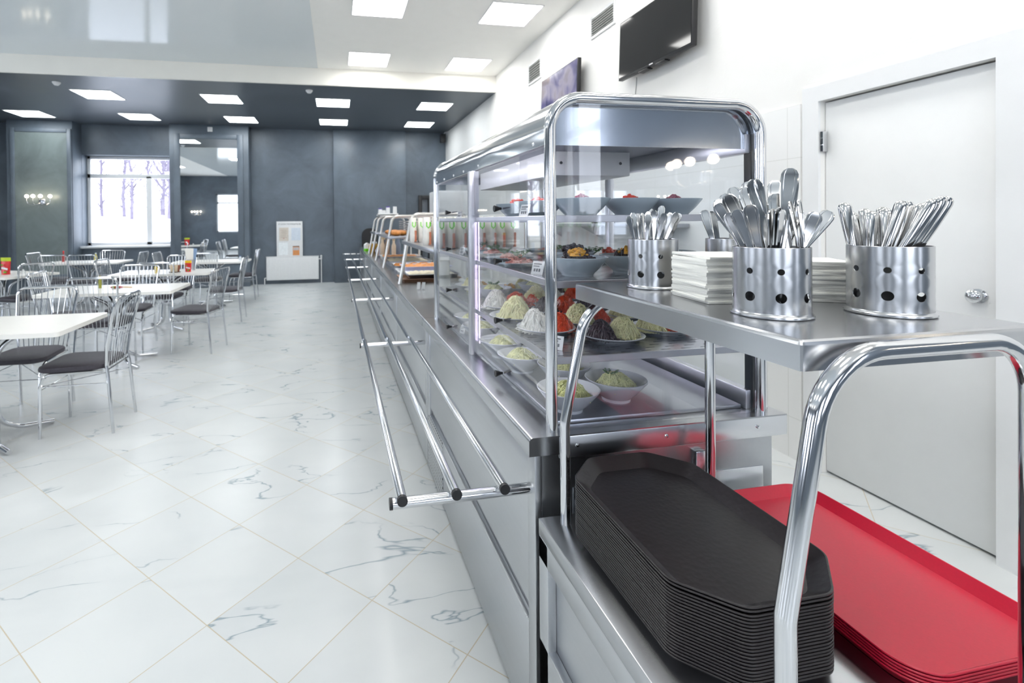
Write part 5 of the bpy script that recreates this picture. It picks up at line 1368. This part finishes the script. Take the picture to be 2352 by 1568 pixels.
# (u, v) at the rim, lean (lu, lv), kind, spin, visible length
A = [(-0.036, 0.004, -0.62, 0.10, 'broad', -14, 0.086), (-0.034, 0.014, -0.52, 0.15, 'broad', 4, 0.096), (-0.026, 0.022, -0.50, 0.15, 'broad', -10, 0.104), (-0.026, -0.002, -0.42, 0.0, 'broad', -4, 0.096),
     (-0.016, 0.026, -0.36, 0.15, 'broad', 8, 0.114), (-0.008, 0.026, -0.24, 0.12, 'broad', -8, 0.118), (-0.010, 0.012, -0.26, 0.06, 'broad', -2, 0.106), (-0.004, 0.000, -0.16, 0.0, 'broad', 4, 0.116),
     (0.004, 0.006, -0.10, 0.04, 'broad', 70, 0.118), (0.010, 0.024, -0.02, 0.1, 'broad', 0, 0.114), (0.012, 0.014, -0.04, 0.06, 'broad', 4, 0.090),
     (0.016, -0.002, 0.08, 0.0, 'broad', -4, 0.130), (0.022, 0.010, 0.07, 0.04, 'broad', 8, 0.122),
     (-0.038, -0.016, -0.40, -0.1, 'flared', -6, 0.060), (-0.028, -0.026, -0.31, -0.12, 'flared', 4, 0.064), (-0.016, -0.030, -0.20, -0.12, 'flared', -4, 0.070),
     (-0.002, -0.036, 0.22, -0.14, 'flared', 58, 0.062), (0.003, -0.036, 0.26, -0.14, 'flared', 62, 0.064), (0.008, -0.035, 0.29, -0.14, 'flared', 60, 0.060),
     (0.024, 0.024, 0.10, 0.15, 'flared', 8, 0.078), (0.020, 0.020, 0.35, 0.1, 'flared', 20, 0.070),
     (0.034, -0.012, 0.02, -0.05, 'flared', 75, 0.074), (0.040, -0.010, 0.10, -0.05, 'flared', 72, 0.076),
     (0.040, 0.004, 0.40, 0.0, 'flared', 6, 0.060), (0.044, 0.008, 0.56, 0.05, 'flared', -6, 0.068)]
place_set('A', A, {'broad': 'broad steel fork in the crammed cup nearest the camera, %s fork from the left', 'flared': 'chamfered steel spoon in the crammed cup nearest the camera, %s spoon from the left'}, 'cutlery in the cup nearest the camera')
B = [(-0.046, 0.0, -0.14, 0.0, 'knife', 4, 0.074), (-0.040, 0.018, -0.10, 0.1, 'knife', 20, 0.060), (-0.026, 0.018, -0.04, 0.1, 'knife', 8, 0.064), (-0.022, -0.004, -0.02, 0.0, 'knife', -6, 0.058),
     (-0.006, 0.020, 0.00, 0.1, 'knife', 6, 0.066), (-0.004, 0.002, 0.01, 0.0, 'knife', 0, 0.062), (0.008, 0.026, 0.06, 0.1, 'knife', 0, 0.062),
     (-0.002, -0.020, 0.30, 0.0, 'knife', 12, 0.076), (0.008, -0.012, 0.34, 0.0, 'knife', 35, 0.074), (0.022, 0.016, 0.30, 0.05, 'knife', 10, 0.072),
     (0.018, -0.024, 0.54, 0.0, 'knife', 20, 0.082), (0.027, -0.014, 0.56, 0.0, 'knife', 34, 0.086), (0.034, 0.002, 0.54, 0.0, 'knife', 24, 0.086), (0.020, 0.000, 0.44, 0.05, 'knife', 10, 0.076)]
place_set('B', B, {'knife': 'steel knife handle in the right-hand cup before the door, %s from the left'}, 'knives in the right-hand cup')
C = [(-0.040, -0.006, -0.22, 0.0, 'teaspoon', 0, 0.056), (-0.028, 0.02, -0.06, 0.1, 'teaspoon', 20, 0.062), (-0.022, 0.0, 0.02, 0.0, 'teaspoon', 50, 0.062), (-0.012, -0.02, 0.06, 0.0, 'teaspoon', -8, 0.058),
     (-0.010, 0.02, 0.0, 0.1, 'teaspoon', 0, 0.066), (0.002, 0.0, 0.02, 0.0, 'teaspoon', 6, 0.068), (0.012, 0.026, 0.10, 0.1, 'teaspoon', 0, 0.080), (0.010, -0.02, 0.26, 0.0, 'teaspoon', 8, 0.062),
     (0.022, 0.0, 0.26, 0.0, 'teaspoon', 16, 0.064), (0.026, -0.016, 0.40, 0.0, 'teaspoon', 6, 0.066), (0.034, 0.006, 0.38, 0.0, 'teaspoon', 10, 0.064), (-0.034, 0.012, -0.14, 0.1, 'teaspoon', 10, 0.064)]
place_set('C', C, {'teaspoon': 'teaspoon handle in the far left cup by the glass case, %s from the left'}, 'teaspoons in the far left cup')
Dd = [(-0.040, 0.0, -0.25, 0.0, 'flared', 0, 0.070), (-0.03, 0.01, -0.12, 0.0, 'flared', 30, 0.066), (0.0, 0.0, 0.05, 0.0, 'flared', 0, 0.070), (0.02, 0.01, 0.15, 0.1, 'flared', 10, 0.07)]
place_set('D', Dd, {'flared': 'steel spoon in the half hidden cup behind the left napkin stack, %s from the left'}, 'spoons in the half hidden cup')

# ---- folded paper napkins, each one in its stack
def napkin_mesh(seed, th):
    r = random.Random(seed); mb = MB()
    n = 9
    def ed(i):
        pts = []
        for (x0, y0, x1, y1) in ((-1, -1, 1, -1), (1, -1, 1, 1), (1, 1, -1, 1), (-1, 1, -1, -1)):
            for k in range(n):
                f = k / n; x, y = x0 + (x1 - x0) * f, y0 + (y1 - y0) * f
                pts.append([x * 0.0615, y * 0.0615])
        return pts
    base = ed(0); wob = [r.uniform(-.0006, .0003) for _ in base]; sag = [r.uniform(-.0002, .0002) for _ in base]
    def ring(k, z): return [(x * (k + w * 6), y * (k + w * 6), z + s) for (x, y), w, s in zip(base, wob, sag)]
    mb.ring_loft([ring(0.5, 0.0), ring(0.998, 0.0), ring(1.0, th * 0.15), ring(1.0, th * 0.85), ring(0.998, th), ring(0.5, th)])
    me = mb.mesh('napkin', 60); me.materials.append(M['napkin']); return me
NTH = 0.0042
NAP = [napkin_mesh(s, NTH * 1.0) for s in range(6)]
for (cx, cy, n, rz, where, top) in ((0.748, 0.846, 21, radians(-9), 'tall left stack', 'the taller left stack, its corner lifted'),
                                    (0.925, 0.822, 18, radians(-30), 'low right stack', 'the lower right stack')):
    for k in range(n):
        o = put('paper_napkin', NAP[(k * 5 + n) % 6], None)
        o.location = (cx + rnd.uniform(-.0018, .0018), cy + rnd.uniform(-.0018, .0018), ZSHELF + k * NTH)
        o.rotation_euler = (0, 0, rz + rnd.uniform(-.03, .03) + (pi / 2) * (k % 4))
        if k == n - 1 and n == 21: o.rotation_euler = (radians(1.5), radians(0.8), rz + 0.05)
        o['category'] = 'napkin'; o['group'] = 'paper napkins in ' + ('the left stack' if n == 21 else 'the right stack')
        o['label'] = ('topmost white paper napkin of ' + top) if k == n - 1 else 'folded white napkin beneath the topmost one in the ' + where
